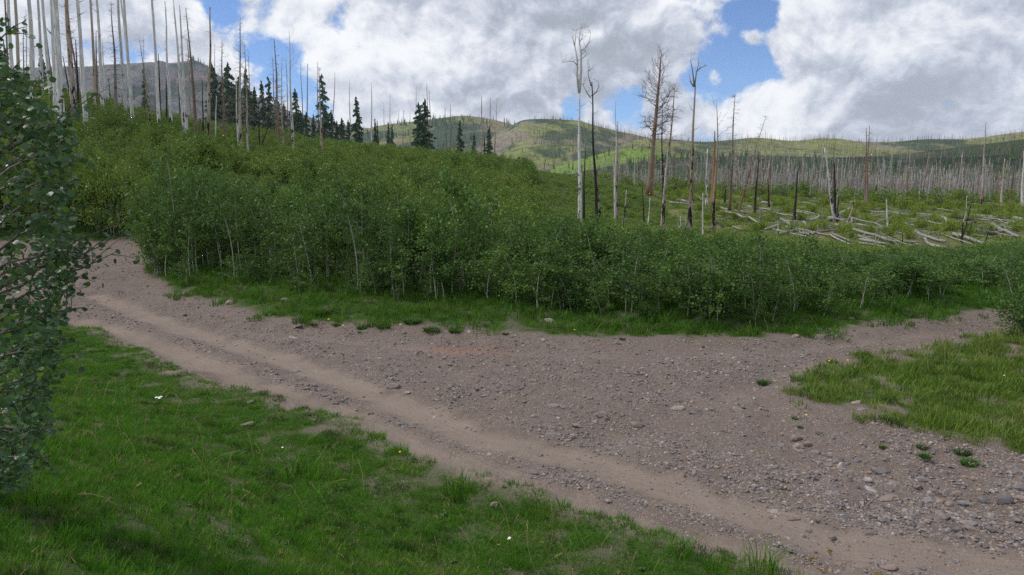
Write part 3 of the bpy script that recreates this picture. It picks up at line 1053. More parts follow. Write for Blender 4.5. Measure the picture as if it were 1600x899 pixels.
def build_grass():
    def area(x0, x1, y0, y1, dens):
        n = int((x1 - x0) * (y1 - y0) * dens)
        return GR.uniform(x0, x1, n), GR.uniform(y0, y1, n)

    def put(name, x, y, meshes, s0, s1, label):
        n = len(x)
        z = ground_z(x, y)
        rt = np.stack([GR.normal(0, .12, n), GR.normal(0, .12, n), GR.uniform(0, 6.28, n)], 1)
        scatter(name, np.stack([x, y, z - 0.005], 1), rt, GR.uniform(s0, s1, n), meshes, label=label)
    # near lawn, left of the road
    x, y = area(-17, 4, 2.4, 24, 250)
    sd = road_sd(x, y)
    pn = fbm(x * 2.1, y * 2.1, 61)
    pe = fbm(x * 1.1, y * 1.1, 67)
    edge = sstep(0.0, 1.4, -sd)
    ok = (sd < 0.02) & (bank_q(x, y) > -2.2) & (x < 4) & frustum(x, y) & ~((y > 21) & (x > -14)) & (pn + 0.12 * edge > 0.37) & (GR.random(len(x)) < 0.35 + 0.65 * sstep(.3, .55, pe + .3 * edge))
    ok &= GR.random(len(x)) < np.clip(1.35 - 0.03 * y, 0.4, 1)
    # only the near side of the road
    ok &= (y < 0.0 + np.interp(x, [p[0] for p in LEFT_EDGE], [p[1] for p in LEFT_EDGE]) + 0.6)
    put('grass', x[ok], y[ok], CL_LAWN, 0.55, 0.95, 'short bright green grass beside the road')
    # broad leaved weeds between the blades
    wx, wy = area(-12, 3.5, 4, 16, 2.2)
    okw = (road_sd(wx, wy) < -.05) & (bank_q(wx, wy) > -2.2) & frustum(wx, wy) & (fbm(wx * 1.6, wy * 1.6, 63) > .52) & (wy < np.interp(wx, [p[0] for p in LEFT_EDGE], [p[1] for p in LEFT_EDGE]) + 0.2)
    put('weeds', wx[okw], wy[okw], ROSETTES, 0.4, 0.8, 'small broad leaved weeds in the grass')
    # right meadow
    x, y = area(3.5, 19, 8.5, 21, 75)
    sd = road_sd(x, y)
    pn = fbm(x * 1.5, y * 1.5, 55) + sstep(0.2, 2.5, -sd) * 0.16
    inr = (x > np.interp(y, [p[1] for p in RIGHT_EDGE[::-1]], [p[0] for p in RIGHT_EDGE[::-1]]) - 0.3)
    ok = (sd < 0.05) & inr & frustum(x, y) & (GR.random(len(x)) < sstep(0.33, 0.44, pn)) & (y < 19.8)
    put('meadow_grass', x[ok], y[ok], CL_DRY, 0.7, 1.45, 'patchy green and straw coloured grass right of the road')
    # far bank, under the thicket
    x, y = area(-24, 22, 17, 46, 34)
    sd = road_sd(x, y)
    pn = fbm(x * 1.2, y * 1.2, 71)
    fe_x, fe_y = [p[0] for p in FAR_EDGE[2:]], [p[1] for p in FAR_EDGE[2:]]
    far = y > np.interp(x, fe_x, fe_y) - 0.4
    far &= np.where(y > 24, x > np.interp(y, [24.4, 30, 44], [-12.8, -16.2, -23.2]), True)
    ok = far & (sd < 0.25) & (sd > -5.0) & (GR.random(len(x)) < sstep(0.40, 0.54, pn - .10 + 0.34 * sstep(0.2, np.interp(px_of(x, y), [300, 450, 740, 860, 1000], [.9, 1.9, 1.9, 1.2, .8]), -sd))) & (GR.random(len(x)) < np.where(sd > -4.2, 1.0, 0.35))
    put('bank_grass', x[ok], y[ok], CL_BANK, 0.6, 1.35, 'rough green grass along the far verge under the aspens')
    # the verge beyond the road at the left
    x, y = area(-42, -18, 42, 50, 12)
    sd = road_sd(x, y)
    ok = (sd < 0) & frustum(x, y)
    put('verge_grass', x[ok], y[ok], CL_BANK, 1.0, 1.9, 'rough grass beyond the bend of the road')
    # the clearing with fallen trunks
    x, y = area(5, 110, 38, 150, 1.1)
    u = x / y
    ok = (u > 0.13) & (u < 0.9) & (fbm(x * .25, y * .25, 81) > 0.42)
    put('clearing_grass', x[ok], y[ok], CL_FAR, 0.7, 1.5, 'green and yellow grass in the clearing of fallen trunks')


build_grass()


def tuft_mesh(rng, mat, blades=170):
    return clump_mesh('tuft', rng, blades, 0.5, 0.42, 0.034, mat, 0.9)


GRASS_TUFT = mat_grass('tuft_blades', (0.018, 0.075, 0.008), (0.045, 0.130, 0.014), (0.10, 0.10, 0.03), -0.1)
TUFTS = [tuft_mesh(GR, GRASS_TUFT) for _ in range(3)]
for (px, py, wpx, lab) in [
    (1502, 713, 30, 'dark green grass tuft on bare dirt at the far right'), (1514, 730, 32, 'dark green grass tuft just below the far right one'),
    (1441, 702, 20, 'green tuft left of the dark tufts on bare dirt'), (1445, 718, 22, 'green tuft in the bare dirt above the reddish stone'),
    (1379, 704, 15, 'tiny green tuft in the middle of the bare right verge'), (1281, 680, 13, 'tiny tuft beside the dark round boulder'),
    (1194, 603, 26, 'lone bright tuft at the tip of the right meadow'), (1244, 656, 16, 'small tuft with a yellow flower at the meadow edge'),
    (1250, 670, 10, 'small tuft below the yellow flower at the meadow edge'), (675, 520, 30, 'wide tuft in the bare bank left of centre'),
    (712, 520, 24, 'round tuft right of the wide one on the bare bank'), (599, 513, 26, 'flat tuft on the bare bank with a yellow flower beside it'),
    (565, 515, 18, 'green tuft at the foot of the bank left of centre'), (527, 511, 14, 'small tuft at the foot of the left bank'),
    (562, 521, 8, 'tiny tuft at the stony edge of the left bank'), (490, 509, 12, 'small tuft near the tan slab at the verge'),
    (790, 524, 12, 'tiny tuft on the bare dirt below the thicket middle'), (972, 533, 10, 'tiny tuft by the upright square stone'),
    (500, 492, 30, 'broad tuft hanging over the bare bank'), (645, 505, 30, 'broad green tuft above the bare bank near the middle'),
    (1264, 612, 22, 'tuft spreading over the dirt at the meadow tip'), (1300, 567, 20, 'tuft by the road at the back of the meadow')]:
    p = at(px, py)
    s = wpx * p.y / FPX
    o = obj('grass_tuft', TUFTS[GR.integers(0, 3)])
    o.location = (p.x, p.y, p.z)
    o.scale = (s * 0.95, s * 0.95, s * 0.55)
    o.rotation_euler = (0, 0, GR.uniform(0, 6.28))
    tag(o, lab, 'grass tuft', 'tufts of grass growing in the bare dirt')
for (px, py, hpx, lab) in [(845, 808, 40, 'tall bright tuft at the edge of the near grass'), (625, 712, 26, 'small tuft in a bare corner of the near verge'),
                           (718, 780, 50, 'large tuft inside the near grass beside bare soil'), (1190, 897, 60, 'upright tuft at the bottom edge by the road'),
                           (1060, 870, 44, 'leaning tuft at the end of the near verge'), (590, 690, 24, 'tuft fringing the near verge half way along'), (470, 752, 60, 'deep green tuft in the middle of the near grass')]:
    p = at(px, py)
    s = hpx * p.y / FPX
    me = clump_mesh('tall_tuft', GR, 90, 1.0, 0.55, 0.016, GRASS, 0.55)
    o = obj('grass_tuft', me)
    o.location = p
    o.scale = (s, s, s)
    tag(o, lab, 'grass tuft', 'tall tufts in the near grass')

# ------------------------------------------------------------------ leaves and young aspens
def leaf_quads(c, size, rng, hang=0.55):
    """diamond leaves round the points c"""
    n = len(c)
    nrm = rng.normal(size=(n, 3))
    nrm[:, 2] *= hang
    nrm[:, 2] += 0.25
    nrm /= np.linalg.norm(nrm, axis=1)[:, None]
    a = np.cross(nrm, rng.normal(size=(n, 3)))
    a /= np.linalg.norm(a, axis=1)[:, None]
    b = np.cross(nrm, a)
    s = (size * rng.uniform(0.7, 1.25, n))[:, None]
    V = np.stack([c + a * s * .55, c + b * s * .48, c - a * s * .55, c - b * s * .48], 1).reshape(-1, 3)
    F = np.arange(n * 4).reshape(n, 4)
    return V, F


def aspen(rng, H, cr, nleaf, leaf, leaf_mat, low=0.18, stems=1, sides=5):
    """one young aspen: a pale leaning stem, thin side twigs, leaves in clusters along the twigs"""
    tm, cen = MB(), []
    for s in range(stems):
        h = H * (1.0 if s == 0 else rng.uniform(.6, .9))
        lean = rng.normal(size=2) * 0.10 * h
        bx, by = (0, 0) if s == 0 else rng.normal(size=2) * 0.18
        ph = rng.uniform(0, 6.28)
        ax = [(bx + lean[0] * t * t + math.sin(t * 5 + ph) * .035 * h * .4, by + lean[1] * t * t + math.cos(t * 4 + ph) * .035 * h * .4, h * t - (0.1 if t == 0 else 0)) for t in np.linspace(0, 1, 8)]
        r0 = 0.0062 * h + 0.004
        tm.tube(ax, [r0 * (1 - .85 * t) + 0.002 for t in np.linspace(0, 1, 8)], sides, 0, False)
        nb = int(17 * h / 3) if nleaf > 500 else 12
        for k in range(nb):
            t = low + (0.98 - low) * (k + rng.random()) / nb
            i = min(int(t * 7), 6)
            f = t * 7 - i
            p0 = np.array(ax[i]) * (1 - f) + np.array(ax[i + 1]) * f
            a = rng.uniform(0, 6.28)
            prof = min(1.0, (t - low) / 0.18 + 0.45) * (1.15 - 0.80 * t * t)
            L = cr * prof * rng.uniform(.65, 1.35)
            rise = rng.uniform(.1, .75) * L
            p1 = p0 + np.array([math.cos(a) * L, math.sin(a) * L, rise])
            pm = (p0 + p1) / 2 + np.array([0, 0, .08 * L])
            tm.tube([p0, pm, p1], [0.005 + .002 * h * .3, .004, .0015], 3, 1, False)
            q = max(3, int(nleaf / stems / nb * prof * 1.5))
            tt = rng.uniform(0.15, 1.08, q)[:, None]
            c = p0 * (1 - tt) + p1 * tt + rng.normal(size=(q, 3)) * (0.035 + 0.055 * cr / 0.7)
            cen.append(c)
        q = max(4, int(nleaf * .05))
        cen.append(np.array(ax[-1]) + rng.normal(size=(q, 3)) * (.10, .10, .16))
    V, F = leaf_quads(np.concatenate(cen), leaf, rng)
    return tm, V, F


AR = np.random.default_rng(21)
NEAR_ASPENS = []
for k in range(12):
    tm, V, F = aspen(AR, 3.0, AR.uniform(.70, 1.0), 850, 0.086, LEAF, low=AR.uniform(.06, .28) if k < 6 else AR.uniform(.34, .56), stems=1 + (k % 2 == 0))
    NEAR_ASPENS.append((tm.mesh('aspen_trunk', (BARK_ASPEN, BARK_TWIG)), mesh('aspen_crown', V, F, LEAF)))


def joined(tm, V, F, mats):
    tm.add(V, F.tolist(), 2)
    return tm.mesh('thicket_aspen', mats, False)


THICK = [joined(*aspen(AR, 3.0, AR.uniform(.65, .95), 640, 0.090, LEAF, low=.12), (BARK_ASPEN, BARK_TWIG, LEAF)) for _ in range(5)]
FARTH = [joined(*aspen(AR, 2.4, AR.uniform(.80, 1.2), 560, 0.115, LEAF_HILL, low=.06, stems=2), (BARK_ASPEN, BARK_TWIG, LEAF_HILL)) for _ in range(6)]

HF = [(230, 3.9), (330, 4.2), (450, 4.3), (600, 4.0), (720, 4.2), (800, 3.6), (950, 3.3), (1100, 2.9), (1250, 2.65), (1400, 2.45), (1560, 2.55)]
TOPS = [(100, 215), (230, 272), (300, 262), (400, 292), (500, 302), (600, 316), (720, 316), (800, 332), (900, 342), (1000, 355), (1100, 364), (1200, 370), (1300, 386), (1400, 393), (1500, 396), (1560, 400), (1650, 402)]
HB = [(0, 2.2), (400, 2.0), (700, 1.9), (850, 1.9), (930, 1.8), (1000, 1.55), (1150, 1.5), (1550, 2.0)]




def build_thicket():
    fe_x, fe_y = [p[0] for p in FAR_EDGE[2:]], [p[1] for p in FAR_EDGE[2:]]
    n = 60000
    # candidates, evenly over the land
    x = AR.uniform(-100, 55, n * 2)
    y = AR.uniform(16, 128, n * 2)
    dens_max = len(x) / (155 * 112)
    u = x / y
    p = px_of(x, y)
    sd = np.full(len(x), -50.0)
    nr = (y < 60) & (np.abs(x) < 48)
    sd[nr] = road_sd(x[nr], y[nr])
    far = y > np.interp(x, fe_x, fe_y)
    far &= np.where((y > 24) & (y < 46), x > np.interp(y, [24.4, 30, 44], [-12.8, -16.2, -23.2]), True) | (y > 43.6)
    back = np.maximum(-sd, 0)
    set_back = np.interp(p, [230, 262, 300, 340, 500, 700, 860, 1010, 1200, 1330, 1450, 1560], [0.2, 0.7, 1.4, 1.9, 2.6, 2.4, 2.0, 1.7, 1.3, 1.3, 1.7, 1.7])
    ok = far & frustum(x, y, 0.10) & (back > set_back)
    # the clearing stays open
    clear = np.interp(p, [850, 960, 1010, 1060, 1100, 1200, 1500, 1620, 1700], [999, 100, 86, 62, 50, 39, 37, 44, 48])
    ok &= y < clear
    nz = fbm(x * .12, y * .12, 101)
    fr = back < set_back + 4.0
    want = np.where(fr, 1.15, np.where(back < 10, .85, np.where(y < 60, .75, 0.55))) * np.where(fr, 1.0, (0.6 + 0.8 * nz) * (1 + 1.1 * np.exp(-((p - 930) / 110) ** 2)))
    ok &= AR.random(len(x)) < want / dens_max
    x, y, p, back, sb, nz = x[ok], y[ok], p[ok], back[ok], set_back[ok], nz[ok]
    z = ground_z(x, y)
    hf, hb = np.interp(p, *zip(*HF)), np.interp(p, *zip(*HB))
    f = sstep(3, 13, back - sb)
    h = hf * (1 - f) + hb * f
    h *= np.where(f < .6, 1.0, AR.uniform(.45, 1.15, len(x)) * (0.66 + .68 * nz))
    dirs = np.array([tuple(ray(a, b)) for a, b in zip(p, np.interp(p, *zip(*TOPS)))])
    cap = CAM_Z + dirs[:, 2] / dirs[:, 1] * y - z
    vary = AR.uniform(.50, 1.0, len(x)) + (AR.random(len(x)) < .12) * .16
    h = np.where(f < .6, np.clip(cap, .9, 5.2) * vary, h)
    lowcap = np.where(p > 830, cap * vary * 1.05, 99)
    h = np.maximum(np.minimum(h, np.where(f >= .6, lowcap, 99)), .55)
    # shorter growth in the lap where the tall bare trunks stand
    h *= 1 - 0.20 * np.exp(-(((p - 1000) / 150) ** 2 + ((y - 50) / 14) ** 2))
    order = np.argsort((back - sb) + 0.13 * y + 4.0 * (y > 40))
    first = order[:288]
    rest = order[288:]
    for i in first:
        bare = AR.random() < (.75 if 330 < p[i] < 780 else .4)
        tm, cm = NEAR_ASPENS[AR.integers(0, 6) + (6 if bare else 0)]
        r = empty('young_aspen', (x[i], y[i], z[i] - .02), AR.uniform(0, 6.28))
        s = h[i] / 3.0
        r.scale = (s * .35 + .65, s * .35 + .65, s)
        obj('trunk', tm, r)
        obj('crown', cm, r)
        if p[i] < 232: w = 'beyond the road at the far left'
        elif p[i] < 300: w = 'at the corner of the road bend'
        elif p[i] < 420: w = 'just right of the road bend'
        elif p[i] < 640: w = 'with pale stems left of the thicket middle'
        elif p[i] < 840: w = 'in the dark middle of the thicket front'
        elif p[i] < 1120: w = 'in the thicket front facing the stony fork'
        elif p[i] < 1350: w = 'in the low thicket front right of the fork'
        else: w = 'in the thicket front along the right branch road'
        tag(r, f'slender leafy young aspen {w}', 'tree', f'young aspens {w}')
    x, y, z, h, f = x[rest], y[rest], z[rest], h[rest], f[rest]
    lod = (y > 40) | (f > .75)
    for sel, src, base, nm, lab in ((~lod, THICK, 3.0, 'aspen_thicket', 'dense aspen thicket behind the front row of stems'),
                                    (lod, FARTH, 2.4, 'hillside_thicket', 'dense young aspen growth covering the hillside')):
        m = sel.sum()
        s = h[sel] / base
        rt = np.stack([AR.normal(0, .05, m), AR.normal(0, .05, m), AR.uniform(0, 6.28, m)], 1)
        scatter(nm, np.stack([x[sel], y[sel], z[sel] - .03], 1), rt, np.stack([s * .45 + .55, s * .45 + .55, s], 1), src, label=lab)
    # leafy shoots and low growth at the feet of the stems
    i = AR.integers(0, len(FAR_EDGE) - 3, 1500) + 1
    q = AR.random(1500)
    e = np.array(FAR_EDGE)
    ux = e[i, 0] * (1 - q) + e[i + 1, 0] * q
    uy = e[i, 1] * (1 - q) + e[i + 1, 1] * q + AR.uniform(.6, 5.5, 1500)
    pb = np.interp(px_of(ux, uy), [230, 262, 300, 340, 500, 700, 860, 1010, 1200, 1330, 1450, 1560], [0.2, 0.7, 1.4, 1.9, 2.6, 2.4, 2.0, 1.7, 1.3, 1.3, 1.7, 1.7])
    okk = (-road_sd(ux, uy) > pb - .25) & (AR.random(1500) < .22)
    ux, uy = ux[okk], uy[okk]
    m = len(ux)
    s = AR.uniform(.16, .42, m)
    scatter('undergrowth', np.stack([ux, uy, ground_z(ux, uy) - .03], 1), np.stack([AR.normal(0, .15, m), AR.normal(0, .15, m), AR.uniform(0, 6.28, m)], 1), np.stack([s * 1.6, s * 1.6, s], 1), THICK, label='low leafy shoots at the feet of the aspens')
    # the tall one that stands out of the middle, and the bush at the right edge
    for (px, py, top, dy, wid, lab) in [(722, 470, 276, 1.5, 1.35, 'tallest broad young aspen standing out of the thicket middle'),
                                        (283, 440, 236, 1.6, 1.0, 'tall young aspen with a long pale stem at the bend'),
                                        (560, 470, 280, 1.2, 1.1, 'tall young aspen between the bend and the thicket middle')]:
        b = at(px, py)
        xx, yy = b.x * (1 + dy / b.y), b.y + dy
        zz = gz(xx, yy)
        H = at_depth(px, top, yy).z - zz
        tm, cm = NEAR_ASPENS[(px // 7) % 12]
        r = empty('young_aspen', (xx, yy, zz), 1.0)
        r.scale = (wid, wid, H / 3.0)
        obj('trunk', tm, r); obj('crown', cm, r)
        tag(r, lab, 'tree', 'taller young aspens in the thicket')
    for i, (px, y_, top) in enumerate([(1592, 17.9, 412), (1612, 17.4, 405), (1600, 18.6, 440), (1630, 18.0, 395), (1600, 18.9, 420), (1650, 17.2, 400), (1618, 16.8, 450), (1598, 17.3, 470), (1606, 16.9, 440), (1640, 16.4, 430)]):
        xx = ray(px, 480).x / ray(px, 480).y * y_
        zz = gz(xx, y_)
        H = at_depth(px, top, y_).z - zz
        tm, cm = NEAR_ASPENS[[0, 3, 1, 4, 2, 5, 0, 2, 5, 3][i]]
        r = empty('young_aspen', (xx, y_, zz - .2), i * 1.7)
        r.scale = (.68, .68, (H + .2) / 3.0)
        obj('trunk', tm, r); obj('crown', cm, r)
        tag(r, 'bushy young aspen at the right edge hiding the end of the road', 'tree', 'bushy aspens on the near side of the right road')


build_thicket()

# ------------------------------------------------------------------ dead standing trees
DR = np.random.default_rng(33)


def twig(mb, p0, d, L, r, depth, rng, mat, up=0.25, droop=0.0):
    """a bare branch with side twigs"""
    p0 = Vector(p0); d = Vector(d).normalized()
    r = max(r, .012)
    pts, rad = [p0], [r]
    p = p0.copy()
    n = 4
    for i in range(n):
        d = (d + Vector(rng.normal(size=3)) * .22 + Vector((0, 0, up - droop * i)) * .35).normalized()
        p = p + d * L / n
        pts.append(p.copy())
        rad.append(r * (1 - (i + 1) / (n + .4)))
        if depth > 0 and i >= 1:
            for _ in range(2 if depth > 1 else 1):
                sd = (d + Vector(rng.normal(size=3)) * .75).normalized()
                twig(mb, p, sd, L * rng.uniform(.3, .55), r * .5, depth - 1, rng, mat, up, droop)
    mb.tube(pts, rad, 4 if r > .03 else 3, mat, False)


def snag(base, top, r0, tone, style, label, group, wob=0.012):
    base, top = Vector(base), Vector(top)
    root = empty('dead_tree', base)
    v = top - base
    H = v.length
    rng = np.random.default_rng(int(abs(base.x * 131 + base.y * 71)) % 99991)
    ph, k1 = rng.uniform(0, 6.28, 2), rng.uniform(2, 6)
    n = 12
    ax = []
    for t in np.linspace(0, 1, n):
        w = wob * H * t * (1.4 - t)
        ax.append(v * t + Vector((math.sin(k1 * t * 2 + ph[0]) * w, math.cos(k1 * t * 1.7 + ph[1]) * w, 0)))
    ax[0] = ax[0] - Vector((0, 0, .35))
    tip = 0.28 if style in ('pole', 'stub') else 0.12
    rad = [r0 * ((1 - t) * (1 - tip) + tip) * (1 + 0.35 * math.exp(-t * 18)) * rng.uniform(.93, 1.07) for t in np.linspace(0, 1, n)]
    mb = MB()
    mb.tube(ax, rad, 8, 0)
    obj('trunk', mb.mesh('dead_trunk', TONES[tone]), root)

    def point(t):
        i = min(int(t * (n - 1)), n - 2)
        f = t * (n - 1) - i
        return ax[i].lerp(ax[i + 1], f), rad[i] * (1 - f) + rad[i + 1] * f
    tw = TWIG_GREY if tone != 'char' else CHAR
    cm = MB()
    if style == 'stub':
        cnt = 3
    if style == 'pole':
        for k in range(int(rng.integers(4, 9))):
            t = rng.uniform(.35, .98)
            p, r = point(t)
            a = rng.uniform(0, 6.28)
            twig(cm, p, (math.cos(a), math.sin(a), .4), rng.uniform(.3, 1.2), max(r * .35, .022), 0, rng, 0, .3)
    if style == 'twig':
        nb = int(H * 4.5)
        for k in range(nb):
            t = rng.uniform(.22, 1.0)
            p, r = point(t)
            a = rng.uniform(0, 6.28)
            twig(cm, p, (math.cos(a), math.sin(a), .05), (0.5 + 1.3 * (1 - t)) * rng.uniform(.4, 1.15), max(min(r * .35, .035), .02), 1, rng, 0, .05, .12)
    if style == 'fork':
        for k in range(4):
            t = rng.uniform(.70, .97)
            p, r = point(t)
            a = rng.uniform(-.5, .5) + (0 if rng.random() < .5 else math.pi)
            lb = MB()
            twig(lb, p, (math.cos(a) * .9, math.sin(a) * .9, .75), H * rng.uniform(.07, .12), r * .42, 1, rng, 0, .5)
            obj('limb', lb.mesh('dead_limb', TONES[tone] if tone != 'tan' else TWIG_GREY), root)
        for k in range(5):
            p, r = point(rng.uniform(.45, .95))
            a = rng.uniform(0, 6.28)
            twig(cm, p, (math.cos(a), math.sin(a), .3), rng.uniform(.3, .9), r * .3, 0, rng, 0, .3)
    if style == 'fan':
        for k in range(64):
            t = 0.42 + 0.58 * (k + rng.random()) / 64
            p, r = point(t)
            a = rng.uniform(0, 6.28)
            q = (t - .42) / .58
            L = H * 0.145 * (0.55 + 0.45 * math.sin(math.pi * min(q * 1.05 + .12, 1))) * rng.uniform(.7, 1.15)
            twig(cm, p, (math.cos(a), math.sin(a), .1 + .55 * q), L, r * .32, 2, rng, 0, .28 + .2 * q)
        for k in range(7):
            p, r = point(rng.uniform(.18, .42))
            a = rng.uniform(0, 6.28)
            twig(cm, p, (math.cos(a), math.sin(a), .1), H * .1, r * .2, 1, rng, 0, .1)
    if cm.n:
        obj('crown', cm.mesh('dead_crown', tw if style != 'fan' else BROWN), root)
    tag(root, label, 'dead tree', group)
    return root


def snag_px(bx, by, tx, ty, w, tone, style, label, group, veg=0.0, y=None, wob=.012):
    p = at(bx, by, veg, 42.0) if y is None else None
    yy = p.y if y is None else y
    b = at_depth(bx, by, yy)
    g = gz(b.x, yy)
    t = at_depth(tx, ty, yy)
    # run the stem down to the soil along its own lean
    v = t - b
    if b.z > g and v.z > 0.1:
        b = b - v * ((b.z - g) / v.z)
    else:
        b.z = g
    return snag(b, t, max(w * yy / FPX / 2, .03), tone, style, label, group, wob)


MID = 'bare trunks standing between the thicket and the clearing'
mid = [
    (906, 345, 905, 140, 7, 'pale', 'pole', 'tall pale trunk whose double top forks above the thicket', 53, .006),
    (932, 330, 924, 128, 5, 'char', 'pole', 'thin charred trunk with a V fork right of the tall pale one', 54, .012),
    (937, 338, 929, 245, 5, 'tan', 'pole', 'short leaning tan stem against the thin charred trunk', 54.6, .02),
    (912, 340, 914, 232, 4, 'char', 'pole', 'short black pole touching the tall pale forked trunk', 54, .012),
    (961, 320, 963, 148, 4, 'pale', 'fork', 'thin pale trunk with a black side above the thicket', 60, .012),
    (964, 318, 965, 190, 3.5, 'tan', 'pole', 'tan stem pressed against a thin pale trunk', 60.8, .01),
    (1015, 293, 1033, 84, 10, 'orange', 'fan', 'big dead pine with orange bark and a full bare crown', 89, .006),
    (1034, 374, 1053, 132, 6.5, 'tan', 'twig', 'leaning tan trunk with large black burn patches', 46, .014),
    (1077, 373, 1086, 132, 7, 'tan', 'pole', 'straight tan trunk with a forked top right of the dead pine', 46, .006),
    (1115, 370, 1120, 156, 6, 'tan', 'fork', 'crooked trunk with a dark kink half way up', 47, .022),
    (1036, 296, 1034, 160, 4, 'char', 'twig', 'dark thin trunk close behind the dead pine', 84, .012),
    (1141, 304, 1149, 146, 5, 'brown', 'twig', 'slim brown trunk with many short twigs at the top', 74, .010),
    (1160, 308, 1196, 182, 3.4, 'brown', 'twig', 'grey brown trunk leaning strongly to the right', 72, .010),
    (1114, 300, 1117, 205, 6, 'orange', 'stub', 'rust brown trunk behind the crooked one', 82, .006),
    (1181, 306, 1186, 236, 4, 'char', 'twig', 'black twiggy trunk right of the leaning pale one', 74, .015),
    (1241, 342, 1247, 262, 5, 'char', 'stub', 'straight black burnt pole among the fallen trunks', 58, .006),
    (1133, 306, 1134, 291, 4, 'char', 'stub', 'short black stump pole at the back of the clearing', 84, .004),
    (1201, 308, 1200, 279, 3.5, 'char', 'stub', 'black burnt post left of the straight black pole', 82, .004),
    (1104, 308, 1105, 233, 4, 'pale', 'pole', 'slim white trunk behind the straight tan trunk', 84, .010),
    (972, 374, 979, 297, 3.5, 'tan', 'stub', 'short tan pole rising from the lower thicket', 45, .012),
    (1006, 340, 1003, 284, 2.6, 'char', 'stub', 'thin black broken pole left of the leaning tan trunk', 56, .006),
    (1013, 345, 1016, 309, 2.4, 'pale', 'pole', 'thin white stem right of the thin black broken pole', 55, .02),
    (1098, 376, 1098, 302, 3, 'pale', 'stub', 'thin grey stem between the tan and the crooked trunk', 44, .008),
    (1060, 380, 1064, 338, 2, 'pale', 'pole', 'small dead sapling between the two tan trunks', 43, .02),
    (1070, 368, 1072, 330, 2, 'pale', 'pole', 'small grey sapling just left of the straight tan trunk', 46, .02),
    (1302, 332, 1288, 232, 5, 'pale', 'pole', 'pale trunk leaning left behind the fallen trunks', 64, .010),
    (1304, 330, 1304, 255, 6, 'char', 'pole', 'dark split trunk next to the pale left leaning one', 65, .010),
    (1309, 328, 1309, 262, 4, 'tan', 'stub', 'short tan trunk just right of the dark split one', 66, .006),
    (1355, 300, 1358, 196, 4.5, 'brown', 'twig', 'tall dark trunk rising above the far ridge', 100, .012),
    (1352, 300, 1354, 200, 3, 'brown', 'pole', 'thin companion left of the tall dark trunk', 102, .010),
    (1387, 354, 1385, 312, 3.5, 'pale', 'stub', 'short pale stub with a black foot among the bushes', 55, .010),
    (1323, 354, 1336, 312, 3, 'tan', 'stub', 'broken tan stem leaning right among the bushes', 55, .010),
    (1500, 396, 1512, 306, 3, 'tan', 'pole', 'thin stem leaning right beside the fallen trunks at the right', 44, .025),
    (1500, 392, 1523, 303, 2.4, 'char', 'pole', 'thin dark stem crossing the leaning one at the right', 44.5, .02),
    (1534, 324, 1540, 192, 5, 'tan', 'twig', 'tall tan trunk with short twigs at the right', 112, .008),
    (1564, 322, 1570, 248, 4, 'tan', 'pole', 'mid height tan trunk near the right edge', 114, .010),
    (1578, 322, 1584, 258, 3.4, 'brown', 'twig', 'brown trunk between two pale ones at the right edge', 116, .010),
    (1597, 322, 1600, 236, 4.5, 'pale', 'pole', 'pale trunk at the extreme right edge', 112, .010),
    (1216, 375, 1215, 345, 2.2, 'pale', 'stub', 'slender grey stump at the left end of the fallen trunks', 46, .02),
    (1368, 390, 1368, 355, 2, 'tan', 'stub', 'thin brown spike below the middle of the fallen trunks', 42, .01),
    (1410, 385, 1410, 360, 2, 'tan', 'stub', 'thin spike right of the middle of the fallen trunks', 43, .01),
    (1535, 400, 1548, 352, 2.4, 'char', 'stub', 'dark stem leaning over the fallen trunk at the far right', 42, .02),
]
for (bx, by, tx, ty, w, tone, style, lab, y, wob) in mid:
    r = snag_px(bx, by, tx, ty, w, tone, style, lab, MID, y=y, wob=wob)

# the big limbs of the tall pale tree: its two stems above the fork
r0 = [o for o in bpy.data.objects if o.get('label', '').startswith('tall pale trunk whose')][0]
for pts, wpx in (([(905, 145), (902, 120), (902, 95), (898, 72), (900, 48)], 4), ([(905, 145), (908, 115), (908, 85), (905, 65), (907, 45)], 4.5), ([(908, 80), (914, 75), (921, 65), (923, 52)], 2.2), ([(902, 102), (896, 96), (888, 96), (879, 98)], 2.2), ([(908, 92), (915, 88), (917, 83)], 1.6), ([(898, 72), (895, 60), (897, 48)], 1.6), ([(906, 66), (911, 56), (909, 46)], 1.4)):
    mb = MB()
    P = [at_depth(a, b, 53 + 0.1 * i) - r0.location for i, (a, b) in enumerate(pts)]
    rr = wpx * 53 / FPX / 2
    mb.tube(P, [rr * (1 - .75 * i / (len(P) - 1)) for i in range(len(P))], 6, 0)
    for k in range(7):
        i = DR.integers(1, len(P))
        twig(mb, P[i], (DR.normal(), DR.normal() * .6, .6), DR.uniform(.3, .8), rr * .3, 1, DR, 0, .35)
    obj('limb', mb.mesh('dead_limb', PALE), r0)
r1 = [o for o in bpy.data.objects if o.get('label', '').startswith('thin charred trunk with a V')][0]
for pts in ([(923, 153), (917, 145), (911, 133)], [(924, 150), (931, 145), (936, 136), (935, 128)], [(924, 135), (920, 122), (919, 112), (921, 106)]):
    mb = MB()
    P = [at_depth(a, b, 54) - r1.location for a, b in pts]
    mb.tube(P, [.05, .035, .025, .012][:len(P)], 5, 0)
    for k in range(4):
        twig(mb, P[DR.integers(1, len(P))], (DR.normal(), DR.normal() * .5, .6), .6, .02, 1, DR, 0, .3)
    obj('limb', mb.mesh('dead_limb', TWIG_GREY), r1)
r2 = [o for o in bpy.data.objects if o.get('label', '').startswith('straight tan trunk with a forked')][0]
